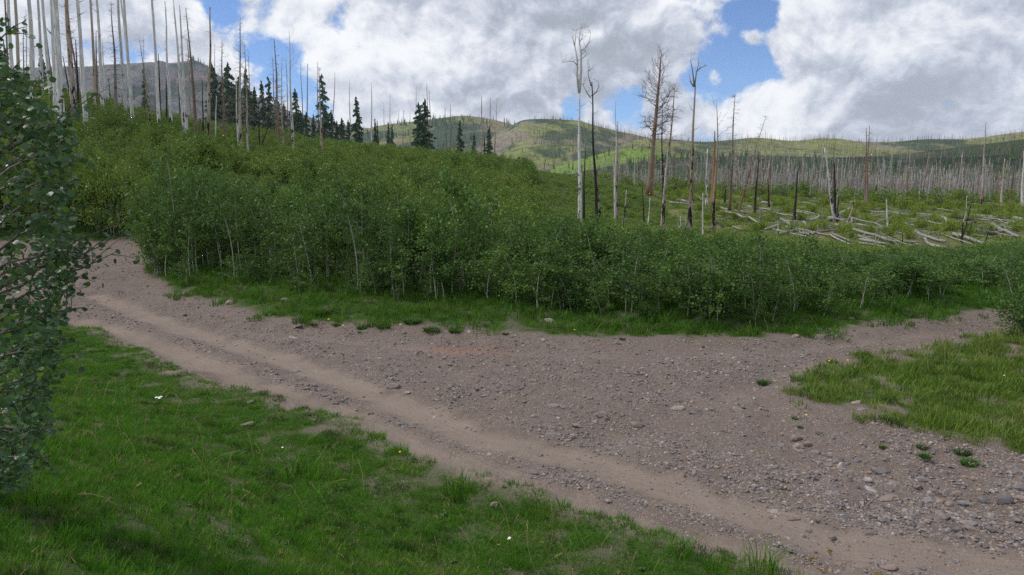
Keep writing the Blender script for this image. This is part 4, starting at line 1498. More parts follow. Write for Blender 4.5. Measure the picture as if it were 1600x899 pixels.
for pts in ([(1085, 136), (1082, 110), (1079, 95), (1080, 86)], [(1085, 136), (1088, 115), (1092, 98), (1091, 86)], [(1088, 112), (1095, 106), (1104, 102)], [(1084, 136), (1079, 128), (1077, 118)]):
    mb = MB()
    P = [at_depth(a, b, 46) - r2.location for a, b in pts]
    mb.tube(P, [.05, .036, .024, .008][:len(P)], 6, 0)
    for k in range(3):
        twig(mb, P[DR.integers(1, len(P))], (DR.normal(), DR.normal() * .5, .5), .45, .012, 0, DR, 0, .3)
    obj('limb', mb.mesh('dead_limb', TAN), r2)

LEFT = 'bare trunks standing on the green hillside at the left'
left = [  # base column, base row, top column, top row, width in px, tone, style
    (22, 142, 11, -20, 5, 'pale', 'pole'), (28, 101, 21, -15, 5, 'tan', 'pole'), (36, 130, 38, 25, 2.2, 'brown', 'twig'), (42, 103, 40, 15, 2, 'brown', 'twig'),
    (12, 80, 6, -10, 3, 'brown', 'twig'), (52, 172, 43, -40, 6.5, 'pale', 'pole'), (66, 128, 55, -40, 3.6, 'pale', 'pole'), (78, 135, 62, -40, 4, 'pale', 'pole'), (81, 128, 69, 18, 3, 'brown', 'pole'),
    (88, 176, 78, -60, 6.5, 'pale', 'pole'), (96, 190, 84, -60, 8.5, 'pale', 'pole'), (108, 142, 98, 88, 2.6, 'char', 'stub'), (113, 152, 102, -50, 6.5, 'tan', 'twig'),
    (122, 140, 105, 5, 3.4, 'brown', 'twig'), (122, 146, 118, 62, 3, 'char', 'stub'), (133, 170, 117, -40, 5.5, 'pale', 'pole'), (148, 150, 141, -20, 3.4, 'tan', 'pole'),
    (151, 146, 150, 48, 4, 'brown', 'twig'), (160, 154, 148, -40, 4, 'pale', 'pole'), (164, 150, 160, 60, 2.4, 'pale', 'pole'), (182, 160, 174, 3, 4.2, 'brown', 'twig'), (195, 161, 185, -10, 4, 'pale', 'pole'),
    (206, 169, 193, -20, 4, 'pale', 'pole'), (205, 150, 187, -10, 3, 'pale', 'pole'), (232, 174, 218, 58, 3, 'tan', 'twig'), (226, 135, 225, 60, 2, 'brown', 'twig'),
    (248, 180, 237, -10, 4, 'pale', 'pole'), (250, 168, 247, 84, 2.8, 'char', 'stub'), (260, 170, 260, 122, 2.8, 'char', 'stub'), (266, 174, 257, 2, 4, 'pale', 'pole'),
    (286, 181, 271, 0, 4.4, 'pale', 'pole'), (291, 186, 280, 8, 4.2, 'pale', 'pole'), (281, 160, 278, 105, 2.4, 'char', 'stub'), (298, 172, 292, 60, 3, 'tan', 'pole'), (306, 192, 290, 12, 5, 'brown', 'twig'),
    (303, 150, 300, 96, 2.8, 'char', 'stub'), (317, 185, 316, 126, 2.6, 'char', 'stub'), (326, 189, 329, 12, 4.6, 'tan', 'pole'), (330, 176, 336, 68, 2.6, 'tan', 'twig'), (337, 192, 338, 150, 2.2, 'pale', 'pole'),
    (350, 199, 346, 62, 4, 'brown', 'twig'), (376, 208, 374, 28, 5, 'tan', 'twig'), (387, 208, 382, 68, 3.4, 'tan', 'twig'), (390, 166, 388, 82, 2.6, 'brown', 'twig'), (371, 200, 368, 115, 2.4, 'pale', 'pole'),
    (405, 206, 404, 160, 2.4, 'char', 'stub'), (417, 205, 425, 184, 2.2, 'char', 'stub'), (435, 203, 429, 60, 4.4, 'brown', 'twig'), (442, 208, 439, 90, 2.6, 'tan', 'twig'), (457, 208, 451, 48, 4, 'pale', 'fork'), (449, 168, 447, 92, 2.2, 'brown', 'twig'),
    (431, 200, 425, 88, 2.2, 'brown', 'twig'), (472, 166, 470, 98, 2.4, 'brown', 'twig'), (479, 176, 481, 100, 2.2, 'brown', 'pole'), (502, 213, 498, 105, 3.6, 'tan', 'twig'), (497, 185, 496, 97, 2.4, 'brown', 'twig'), (520, 196, 523, 114, 2.6, 'brown', 'twig'),
    (547, 191, 546, 125, 2.6, 'pale', 'twig'), (581, 206, 580, 130, 2.8, 'pale', 'pole'), (610, 206, 609, 148, 2.6, 'pale', 'twig'), (622, 208, 623, 170, 1.8, 'pale', 'pole'), (630, 210, 630, 172, 1.8, 'tan', 'pole'),
    (650, 209, 651, 132, 3, 'pale', 'fork'), (669, 216, 667, 130, 2.8, 'tan', 'twig'), (672, 206, 671, 142, 2, 'tan', 'pole'), (657, 214, 658, 180, 2, 'pale', 'pole'), (704, 213, 704, 162, 2.4, 'brown', 'twig'), (697, 208, 695, 168, 1.8, 'brown', 'pole'),
    (752, 224, 753, 151, 2.8, 'tan', 'pole'), (766, 196, 766, 153, 1.8, 'brown', 'pole'), (773, 226, 777, 152, 2.6, 'tan', 'fork'), (600, 209, 600, 160, 1.8, 'pale', 'twig'), (640, 211, 641, 176, 1.6, 'tan', 'pole'),
]
TONEW = {'pale': 'pale grey', 'tan': 'tan', 'brown': 'brown', 'char': 'charred black', 'orange': 'orange'}
STYLEW = {'pole': 'bare pole', 'twig': 'trunk fringed with thin twigs', 'stub': 'broken stub', 'fork': 'trunk with a forked top'}
ORD = ['first', 'second', 'third', 'fourth', 'fifth', 'sixth', 'seventh', 'eighth', 'ninth', 'tenth', 'eleventh', 'twelfth', 'thirteenth', 'fourteenth', 'fifteenth', 'sixteenth', 'seventeenth', 'eighteenth', 'nineteenth', 'twentieth']
left.sort(key=lambda a: a[0])
seen = {}
for (bx, by, tx, ty, w, tone, style) in left:
    sec = 'left' if bx < 215 else 'middle' if bx < 400 else 'right'
    key = (sec, tone, style)
    seen[key] = seen.get(key, 0) + 1
    where = {'left': 'above the near aspen', 'middle': 'before the blue mountain', 'right': 'among the crest spruces'}[sec]
    lab = f'{ORD[seen[key] - 1]} {TONEW[tone]} {STYLEW[style]} from the left {where}'
    if ty < 0:          # these run on well above the frame
        tx, ty = tx + (tx - bx) * (200 + ty) / (by - ty), -200
    snag_px(bx, by, tx, ty, w * 1.3, tone, style, lab, LEFT, veg=3.0, wob=.008)

# the burned forest beyond the clearing: the trunks that show largest are things, the rest one mass
FAR_SNAG = []
for k in range(8):
    mb = MB()
    rng = np.random.default_rng(60 + k)
    ph = rng.uniform(0, 6)
    ax = [(math.sin(t * 3 + ph) * .12 * t, math.cos(t * 4 + ph) * .12 * t, 10 * t - (.4 if t == 0 else 0)) for t in np.linspace(0, 1, 6)]
    mb.tube(ax, [.13 * (1 - .75 * t) for t in np.linspace(0, 1, 6)], 5, 0)
    for j in range(10 if k % 2 else 4):
        t = rng.uniform(.3, .95)
        a = rng.uniform(0, 6.28)
        L = rng.uniform(.4, 1.2)
        p = np.array([0, 0, 10 * t])
        mb.tube([p, p + np.array([math.cos(a) * L, math.sin(a) * L, .2])], [.03, .01], 3, 0, False)
    FAR_SNAG.append(mb.mesh('burned_trunk', [PALE_FAR, PALE_FAR, PALE_FAR, PALE_FAR, TAN, PALE_FAR, PALE_FAR, BROWN][k]))


def build_burned_forest():
    n = 12500
    x = DR.uniform(0, 330, n)
    y = DR.uniform(118, 330, n)
    p = px_of(x, y)
    ymin = np.interp(p, [800, 900, 1000, 1100, 1200, 1400, 1600, 1700], [190, 150, 122, 132, 130, 122, 118, 118])
    ok = (p > 850) & (p < 1700) & (y > ymin) & (DR.random(n) < np.clip(1.25 - (y - 118) / 260, .25, 1))
    ok &= DR.random(n) < (0.12 + 1.0 * sstep(.38, .62, fbm(x * .06, y * .06, 7)))
    x, y, p = x[ok], y[ok], p[ok]
    h = np.clip(DR.normal(.80, .26, len(x)), .15, 1.25) * np.interp(p, [900, 1100, 1200, 1300, 1450, 1600], [.72, .88, .98, .92, .78, .75])
    z = ground_z(x, y)
    i_front = np.argsort(y / h)[:170]
    rest = np.setdiff1d(np.arange(len(x)), i_front)
    for i in i_front:
        k = int(DR.integers(0, 8))
        o = obj('burned_tree', FAR_SNAG[k])
        o.location = (x[i], y[i], z[i])
        o.scale = (1.0, 1.0, h[i])
        o.rotation_euler = (DR.normal() * .045, DR.normal() * .045, DR.uniform(0, 6.28))
        w = 'behind the left part of the clearing' if p[i] < 1200 else 'behind the middle of the clearing' if p[i] < 1420 else 'behind the right part of the clearing'
        tag(o, f'slim dead trunk in the burned forest {w}', 'dead tree', f'dead trunks of the burned forest {w}')
    m = len(rest)
    rt = np.stack([DR.normal(0, .05, m), DR.normal(0, .05, m), DR.uniform(0, 6.28, m)], 1)
    scatter('burned_forest', np.stack([x[rest], y[rest], z[rest]], 1), rt, np.stack([np.ones(m), np.ones(m), h[rest]], 1), FAR_SNAG, label='dense stand of grey dead trunks beyond the clearing')
    # green young growth on the floor of that forest
    n = 2600
    x = DR.uniform(0, 330, n); y = DR.uniform(112, 330, n)
    p = px_of(x, y)
    ok = (p > 840) & (p < 1720) & (y > np.interp(p, [800, 900, 1000, 1100, 1200, 1400, 1600, 1700], [165, 130, 114, 122, 122, 114, 110, 110]))
    x, y = x[ok], y[ok]
    m = len(x)
    s = DR.uniform(.5, 1.25, m)
    rt = np.stack([np.zeros(m), np.zeros(m), DR.uniform(0, 6.28, m)], 1)
    scatter('forest_undergrowth', np.stack([x, y, ground_z(x, y)], 1), rt, np.stack([s * 1.7, s * 1.7, s], 1), FARTH, label='green young growth on the floor of the burned forest')


build_burned_forest()

# ------------------------------------------------------------------ spruces
def spruce(rng, H=8.0, cr=1.25, full=1.0):
    tm = MB()
    tm.tube([(0, 0, -.4), (0.02, 0, H * .5), (0, 0.02, H)], [.13, .08, .012], 6, 0)
    V, F = [], []
    wh = 40
    for k in range(wh):
        t = .04 + .95 * (k + rng.random() * .6) / wh
        R0 = cr * (1 - t) ** .7 * rng.uniform(.6, 1.2) + .07
        for j in range(max(5, int(11 * (1 - t * .5)))):
            if rng.random() > full:
                continue
            a = rng.uniform(0, 6.28)
            L = R0 * rng.uniform(.55, 1.15)
            ca, sa = math.cos(a), math.sin(a)
            z = H * min(t + rng.normal() * .012, .985)
            sag = rng.uniform(.15, .55)
            for q in range(5):
                o0, o1 = .02 + .2 * q, .42 + .16 * q
                sd = (0, .28, -.28, .34, -.34)[q] * rng.uniform(.6, 1.3)
                w = .16 * L + .05
                ax, ay = ca * L * o0, sa * L * o0
                bx, by = ca * L * o1 - sa * L * sd, sa * L * o1 + ca * L * sd
                z0, z1 = z - L * sag * o0, z - L * sag * o1 + .06 * rng.normal()
                n = len(V)
                V += [(ax - sa * w, ay + ca * w, z0 - .04), (ax + sa * w, ay - ca * w, z0 - .04), (bx, by, z1), (ax, ay, z0 + .10), (ax, ay, z0 - .22 * (1 - .5 * t))]
                F += [(n, n + 1, n + 2), (n + 3, n + 4, n + 2)]
    return tm.mesh('spruce_trunk', BARK_TWIG), mesh('spruce_crown', V, F, NEEDLE)


SR = np.random.default_rng(5)
SPRUCE = [spruce(SR, 8.0, c, f) for c, f in ((1.25, 1), (1.6, .9), (1.05, 1), (1.45, .8))]
spr = [
    (10, 98, 66, 9, 1, 'dark spruce behind the near aspen at the left edge'), (66, 108, 66, 9, 0, 'small spruce between pale poles at the left'),
    (226, 141, 106, 9, 2, 'lone spruce before the blue mountain'), (281, 152, 140, 4, 2, 'tiny spruce at the foot of the blue mountain'), (170, 128, 120, 3, 2, 'tiny spruce tip left of the lone spruce'),
    (336, 180, 96, 12, 1, 'first tall spruce of the dark clump, leftmost'), (348, 184, 126, 12, 3, 'low spruce inside the dark clump'), (360, 184, 96, 14, 1, 'tallest spruce of the dark clump'),
    (376, 188, 118, 11, 0, 'spruce behind a twiggy trunk in the dark clump'), (388, 186, 106, 13, 3, 'loose topped spruce right of the clump middle'), (400, 186, 134, 9, 0, 'low spruce at the right of the dark clump'), (411, 186, 124, 9, 0, 'narrow spruce left of the twiggy brown trunk'),
    (422, 190, 119, 13, 3, 'wide loose spruce at the twiggy brown trunk'), (445, 193, 160, 9, 0, 'low spruce between two bare trunks'), (463, 196, 137, 11, 0, 'dark pointed spruce right of the pale forked trunk'), (479, 200, 174, 8, 1, 'low spruce left of the tall centre spruce'),
    (490, 200, 178, 8, 0, 'low bushy spruce under the tall centre spruce'), (506, 204, 115, 13, 3, 'tall dense spruce in the centre of the crest'), (518, 204, 170, 8, 1, 'grey green spruce right of the tall centre spruce'), (535, 207, 183, 9, 1, 'squat spruce on the crest'),
    (558, 208, 150, 11, 0, 'shapely pointed spruce standing alone on the crest'), (586, 211, 185, 6, 2, 'small neat spruce right of the shapely one'), (607, 213, 190, 6, 2, 'left of two small spruces side by side'), (613, 213, 193, 6, 0, 'right of two small spruces side by side'),
    (655, 213, 158, 10, 1, 'left half of the broad double spruce'), (664, 215, 153, 12, 1, 'right half of the broad double spruce'), (719, 224, 187, 8, 0, 'narrow spruce against the far hill'), (741, 226, 207, 6, 0, 'squat small spruce against the far hill'),
    (757, 227, 212, 4, 2, 'tiny spruce beside the last pointed one'), (764, 227, 197, 8, 0, 'last pointed spruce at the right of the crest'),
    (342, 186, 140, 12, 1, 'low dark spruce filling the left of the clump'), (368, 190, 136, 13, 1, 'low dark spruce in front of the tallest of the clump'), (394, 190, 150, 12, 1, 'low dark spruce at the right foot of the clump'), (434, 194, 150, 10, 1, 'dark spruce behind the twiggy brown trunk'), (455, 198, 168, 9, 0, 'low spruce at the foot of the pale forked trunk'), (526, 207, 188, 9, 1, 'low dark spruce left of the squat one'), (545, 209, 186, 8, 0, 'low spruce left of the shapely pointed one'), (471, 199, 172, 9, 1, 'low dark spruce right of the dark pointed one'),
    (590, 210, 188, 4, 2, 'thin spruce tip beside the small neat one'),
]
for (px, by, ty, hw, v, lab) in spr:
    p = at(px, by, 1.8)
    b = at_depth(px, by, p.y)
    t = at_depth(px, ty, p.y)
    H = t.z - p.z
    r = empty('spruce', p, SR.uniform(0, 6.28))
    s = hw * p.y / FPX / .74
    r.scale = (s, s, H / 8.0)
    tm, cm = SPRUCE[v]
    obj('trunk', tm, r)
    obj('crown', cm, r)
    tag(r, lab, 'spruce', 'green spruces along the hill crest')

# ------------------------------------------------------------------ fallen trunks and bushes in the clearing
LR = np.random.default_rng(8)
logs = [
    (1306, 354, 1400, 384, 6, 'longest grey trunk slanting down through the middle of the clearing'), (1289, 341, 1319, 349, 4, 'short grey trunk above the upper end of the longest one'),
    (1220, 344, 1264, 371, 5, 'curved pale trunk slanting down at the left of the clearing'), (1228, 349, 1257, 370, 4, 'thin pale trunk beside the curved one'), (1256, 349, 1270, 371, 5, 'short steep pale trunk crossing the curved one'),
    (1200, 358, 1219, 352, 4, 'thin pale trunk at the lower left of the clearing'), (1219, 367, 1247, 361, 4, 'grey trunk lying under the curved pale one'), (1228, 357, 1296, 371, 4.5, 'long grey trunk at the lower edge left of the middle'),
    (1344, 377, 1392, 386, 6, 'thick grey trunk at the lower edge of the middle'), (1344, 382, 1386, 389, 4.5, 'thin trunk under the thick grey one'), (1372, 391, 1412, 389, 5, 'dark burnt trunk at the lowest edge of the clearing'),
    (1430, 364, 1477, 383, 7, 'thick grey trunk right of the middle'), (1445, 375, 1458, 389, 5, 'short trunk leaning on the thick grey one'), (1490, 369, 1537, 386, 7, 'thick pale trunk in the right part of the clearing'),
    (1532, 360, 1555, 372, 7, 'short thick trunk with a dark end at the right'), (1550, 354, 1592, 375, 8, 'thickest grey trunk near the right edge'), (1444, 346, 1478, 356, 4, 'grey trunk behind the thick one right of the middle'),
    (1470, 340, 1478, 351, 4, 'short trunk tilted upward between bushes'), (1340, 352, 1386, 362, 3.5, 'thin grey trunk right of the broken tan stem'), (1320, 339, 1382, 357, 4, 'long grey trunk running behind the bushes'),
    (1487, 340, 1524, 351, 4.5, 'dark grey trunk at the back right of the clearing'), (1517, 337, 1561, 342, 3, 'thin trunk at the back beyond the right bushes'), (1585, 345, 1603, 351, 8, 'heavy log end at the right edge'),
    (1570, 350, 1604, 359, 5, 'grey trunk under the heavy log end at the right edge'), (1580, 350, 1587, 361, 3, 'short stick propped at the right edge'), (1195, 317, 1213, 320, 4, 'broad grey trunk left of the black pole at the back'),
    (1272, 312, 1296, 316, 3.5, 'thin grey trunk at the back behind the black pole'), (1326, 317, 1361, 321, 4, 'grey trunk at the back behind the leaning pale trunk'), (1375, 332, 1404, 335, 3, 'thin trunk between bushes at the back'),
    (1450, 384, 1506, 398, 5, 'long trunk at the lower right edge of the clearing'), (1496, 398, 1522, 388, 4, 'trunk rising from the lower right edge'), (1268, 346, 1279, 340, 4.5, 'crooked pale branch right of the black pole'), (1317, 356, 1329, 346, 4, 'pale branch leaning against the broken tan stem'),
    (1046, 319, 1092, 323, 4, 'pale trunk lying level at the left end of the clearing'), (1065, 315, 1082, 319, 3.5, 'short pale trunk above the level one'), (1086, 308, 1095, 317, 4, 'short steep trunk behind the straight tan tree'), (1118, 323, 1140, 331, 4, 'grey trunk right of the crooked tree'),
    (1133, 332, 1192, 357, 4.5, 'long thin trunk slanting right of the crooked tree'), (1120, 339, 1146, 339, 2.5, 'thin level stick right of the crooked tree'), (1138, 316, 1158, 319, 3, 'grey trunk behind the slanting ones at the left'),
    (1190, 318, 1214, 321, 4, 'short thick trunk at the back left of the black pole'), (1148, 331, 1167, 335, 3.5, 'grey trunk between the slanting long ones'), (1169, 324, 1206, 331, 3.5, 'thin grey trunk behind the forked stump'), (1196, 360, 1217, 354, 4, 'curved branch at the lower left of the clearing'),
    (1145, 356, 1160, 361, 3.5, 'short trunk at the lower edge by the crooked tree'), (1120, 351, 1129, 357, 6, 'short thick dark log at the foot of the crooked tree'), (1187, 352, 1190, 327, 4.5, 'forked grey stump standing upright among the trunks'), (1255, 318, 1275, 324, 3, 'thin stick at the back right of the black pole'),
    (1400, 348, 1422, 356, 3, 'thin grey trunk between the bushes in the middle'), (1425, 380, 1446, 390, 4, 'trunk below the thick grey one right of the middle'), (1500, 358, 1532, 362, 3, 'thin trunk behind the pale thick one'), (1405, 341, 1432, 346, 3, 'trunk half hidden by the middle bushes'),
    (1240, 332, 1264, 338, 3.2, 'thin trunk right beside the black pole'), (1345, 329, 1370, 334, 3, 'thin trunk at the back middle'), (1300, 366, 1330, 380, 3.5, 'thin trunk along the lower edge of the middle'), (1560, 380, 1598, 385, 4, 'trunk at the lower right behind the thicket'),
]
for k in range(150):
    ax, ay = LR.uniform(1045, 1640), LR.uniform(307, 380)
    if ay > np.interp(ax, [1045, 1095, 1250, 1640], [322, 340, 370, 380]):
        continue
    sl_ = LR.normal(.22, .22) if LR.random() < .7 else LR.normal(-.2, .2)
    ln = LR.uniform(40, 115) * (.4 + .6 * (ay - 300) / 85)
    w_ = 'left' if ax < 1260 else 'middle' if ax < 1430 else 'right'
    logs.append((ax, ay, ax + ln, ay + ln * sl_ * (ay - 285) / 90, LR.uniform(1.3, 2.9) * (.55 + (ay - 300) / 90), f'thin grey fallen trunk in the criss cross at the {w_} of the clearing'))
for (ax, ay, bx, by, w, lab) in logs:
    if 'stump standing' in lab:
        a = at(ax, ay); b = at_depth(bx, by, a.y)
    else:
        a, b = at(ax, ay), at(bx, by)
    r = w * (a.y + b.y) / 2 / FPX / 2 * .95
    v = b - a
    root = empty('fallen_trunk', a + Vector((0, 0, r * .85)))
    L = v.length
    n = 7
    mb = MB()
    # the log runs along the local X axis so that its bark grain follows it
    bend = LR.normal() * .02 * L
    mb.tube([(L * t, bend * math.sin(math.pi * t), .05 * L * LR.random() * t * .3) for t in np.linspace(0, 1, n)], [r * (1.05 - .5 * t) for t in np.linspace(0, 1, n)], 7, 0)
    lg = obj('trunk', mb.mesh('fallen_log', LOGM if 'dark' not in lab else CHAR), root)
    root.rotation_euler = v.to_track_quat('X', 'Z').to_euler()
    for k in range(int(LR.integers(1, 5))):
        t = LR.uniform(.25, .9)
        a_ = LR.uniform(0, math.pi)
        sb = MB()
        twig(sb, (L * t, 0, 0), (.5, math.cos(a_), math.sin(a_)), LR.uniform(.5, 1.5), r * .3, 0, LR, 0, .1)
        obj('branch', sb.mesh('log_branch', LOGM), root)
    tag(root, lab, 'fallen trunk', 'grey fallen trunks in the clearing' if 'criss' not in lab else lab.replace('thin grey fallen trunk', 'thin fallen trunks'))


def bush(rng):
    """a knee to head high clump of pale green shoots"""
    sm, cen = MB(), []
    for k in range(26):
        a, rr = rng.uniform(0, 6.28), rng.uniform(0, .55)
        h = rng.uniform(.55, 1.1) * (1 - .35 * rr)
        p0 = np.array([math.cos(a) * rr * .5, math.sin(a) * rr * .5, 0])
        p1 = np.array([math.cos(a) * rr * 1.35, math.sin(a) * rr * 1.35, h])
        sm.tube([p0, (p0 + p1) / 2 + np.array([0, 0, .05]), p1], [.012, .009, .004], 3, 0, False)
        t = rng.uniform(.1, 1.05, 34)[:, None]
        cen.append(p0 * (1 - t) + p1 * t + rng.normal(size=(34, 3)) * .085)
    V, F = leaf_quads(np.concatenate(cen), .075, rng)
    return sm.mesh('bush_stems', BARK_TWIG), mesh('bush_leaves', V, F, SHRUB)


BUSH = [bush(LR) for _ in range(5)]
bushes = [(1130, 312, 16, 12), (1163, 312, 18, 14), (1180, 330, 14, 12), (1200, 318, 16, 12), (1221, 322, 18, 12), (1152, 328, 16, 12), (1092, 330, 16, 12), (1280, 312, 14, 12), (1315, 308, 16, 12), (1290, 324, 18, 15), (1350, 335, 22, 15), (1362, 330, 16, 15), (1412, 328, 26, 17),
          (1424, 322, 14, 12), (1440, 332, 16, 13), (1480, 330, 20, 16), (1540, 336, 22, 15), (1552, 330, 16, 12), (1492, 340, 14, 12), (1515, 368, 18, 18), (1390, 346, 18, 13), (1405, 358, 18, 14), (1440, 358, 22, 16), (1310, 362, 16, 12), (1250, 346, 14, 12), (1230, 332, 14, 12),
          (1340, 327, 16, 13), (1460, 352, 20, 15), (1485, 362, 22, 16), (1580, 334, 24, 16), (1597, 338, 18, 14), (1380, 332, 16, 12), (1397, 322, 16, 12), (1148, 345, 18, 14), (1170, 348, 16, 12), (1205, 340, 14, 11), (1105, 345, 18, 14), (1270, 332, 14, 12), (1302, 336, 16, 12), (1332, 342, 16, 13),
          (1428, 342, 16, 13), (1520, 346, 16, 12), (1562, 346, 18, 13), (1360, 366, 18, 14), (1390, 372, 18, 14), (1420, 374, 16, 13), (1285, 355, 14, 12), (1060, 308, 14, 10), (1085, 312, 12, 9), (1045, 302, 12, 9), (1590, 362, 18, 14), (1548, 362, 14, 12), (1330, 372, 14, 12), (1180, 362, 14, 12), (1120, 330, 14, 11), (1500, 326, 18, 12), (1450, 322, 16, 11), (1240, 312, 14, 10), (1195, 306, 14, 10), (1360, 318, 14, 10)]
for (px, py, w, h) in bushes:
    p = at(px, py)
    r = empty('green_bush', p, LR.uniform(0, 6.28))
    sx, sz = w * p.y / FPX / 1.1, h * p.y / FPX / .85
    r.scale = (sx, sx, sz)
    st, lv = BUSH[LR.integers(0, 5)]
    obj('stems', st, r)
    obj('foliage', lv, r)
    w_ = 'among the left fallen trunks' if px < 1230 else 'among the middle fallen trunks' if px < 1430 else 'among the right fallen trunks'
    tag(r, f'bright yellow green leafy bush {w_}', 'bush', f'bright bushes {w_}')
# lower scrub between them
n = 900
x = LR.uniform(8, 105, n); y = LR.uniform(44, 140, n)
p = px_of(x, y)
ok = (p > 1020) & (p < 1700) & (y > np.interp(p, [1020, 1100, 1200, 1700], [80, 55, 46, 50])) & (fbm(x * .1, y * .1, 19) > .44)
x, y = x[ok], y[ok]
m = len(x)
def joined_bush(k):
    a, b = BUSH[k]
    return b
scatter('low_scrub', np.stack([x, y, ground_z(x, y)], 1), np.stack([np.zeros(m), np.zeros(m), LR.uniform(0, 6.28, m)], 1), np.stack([LR.uniform(.5, 1.1, m)] * 2 + [LR.uniform(.35, .8, m)], 1), [b for a, b in BUSH], label='low green scrub between the fallen trunks')

# ------------------------------------------------------------------ distant forest on the hills
def cone_tree(rng, mat):
    V, F = [], []
    for k in range(7):
        t = k / 7
        r = 2.0 * (1 - t) * rng.uniform(.8, 1.1) + .15
        n = len(V)
        m = 6
        for j in range(m):
            a = 6.28 * j / m + rng.random()
            q = r * rng.uniform(.6, 1.15)
            V.append((math.cos(a) * q, math.sin(a) * q, 1 + 11 * t + rng.uniform(-.3, .3)))
        V.append((0, 0, 1 + 11 * t + 3.2))
        F += [(n + j, n + (j + 1) % m, n + m) for j in range(m)]
    return mesh('far_conifer', V, F, mat)


def build_far_forest():
    rng = np.random.default_rng(77)
    cones = [cone_tree(rng, NEEDLE) for _ in range(3)]
    thin = []
    for k in range(4):
        mb = MB()
        mb.tube([(0, 0, -1), (rng.normal() * .2, rng.normal() * .2, 7), (rng.normal() * .3, 0, 13)], [.20, .14, .04], 4, 0)
        for j in range(5):
            a, zz = rng.uniform(0, 6.28), rng.uniform(5, 12)
            mb.tube([(0, 0, zz), (math.cos(a) * 1.3, math.sin(a) * 1.3, zz + .3)], [.05, .02], 3, 0, False)
        thin.append(mb.mesh('far_trunk', [PALE_FAR, BROWN, PALE_FAR, BROWN][k]))
    #       hill, trunks, conifers, trunk size, conifer size
    for hi, nt, nc, ts, cs in ((0, 2200, 900, (.22, .50), (.15, .42)), (1, 60, 60, (.4, .7), (.25, .6)), (2, 6500, 320, (.3, .7), (.15, .4)), (3, 5500, 350, (.4, .8), (.2, .5)), (4, 900, 1100, (.8, 1.3), (.6, 1.2)), (5, 700, 1500, (1.0, 1.6), (.8, 1.6))):
        G, rows = HILLS[hi]
        nr, ncol, _ = G.shape
        for what, cnt, sz, src in (('trunks', nt, ts, thin), ('conifers', nc, cs, cones)):
            a = rng.uniform(0.04 * rows, rows * 1.06, cnt * 3)
            b = rng.uniform(0, ncol - 1.01, cnt * 3)
            i, j = a.astype(int), b.astype(int)
            fa, fb = (a - i)[:, None], (b - j)[:, None]
            P = (G[i, j] * (1 - fb) + G[i, j + 1] * fb) * (1 - fa) + (G[i + 1, j] * (1 - fb) + G[i + 1, j + 1] * fb) * fa
            s = 0.012 if hi < 4 else .004
            nz = fbm(P[:, 0] * s + (50 if what == 'trunks' else 0), P[:, 1] * s, 40 + hi)
            lim = .52 if what == 'conifers' else .40
            keep = (nz > lim) & (np.abs(P[:, 0]) < .85 * P[:, 1])
            if hi == 0 and what == 'conifers':
                keep &= (nz > .46) | (px_of(P[:, 0], P[:, 1]) > 1440)
            P = P[keep][:cnt]
            m = len(P)
            rt = np.stack([rng.normal(0, .03, m), rng.normal(0, .03, m), rng.uniform(0, 6.28, m)], 1)
            scatter('forest', P, rt, rng.uniform(*sz, m), src, label=f'{"grey dead trunks" if what == "trunks" else "dark conifers"} scattered over {"the mountain" if hi == 5 else "a far hill"}')


build_far_forest()

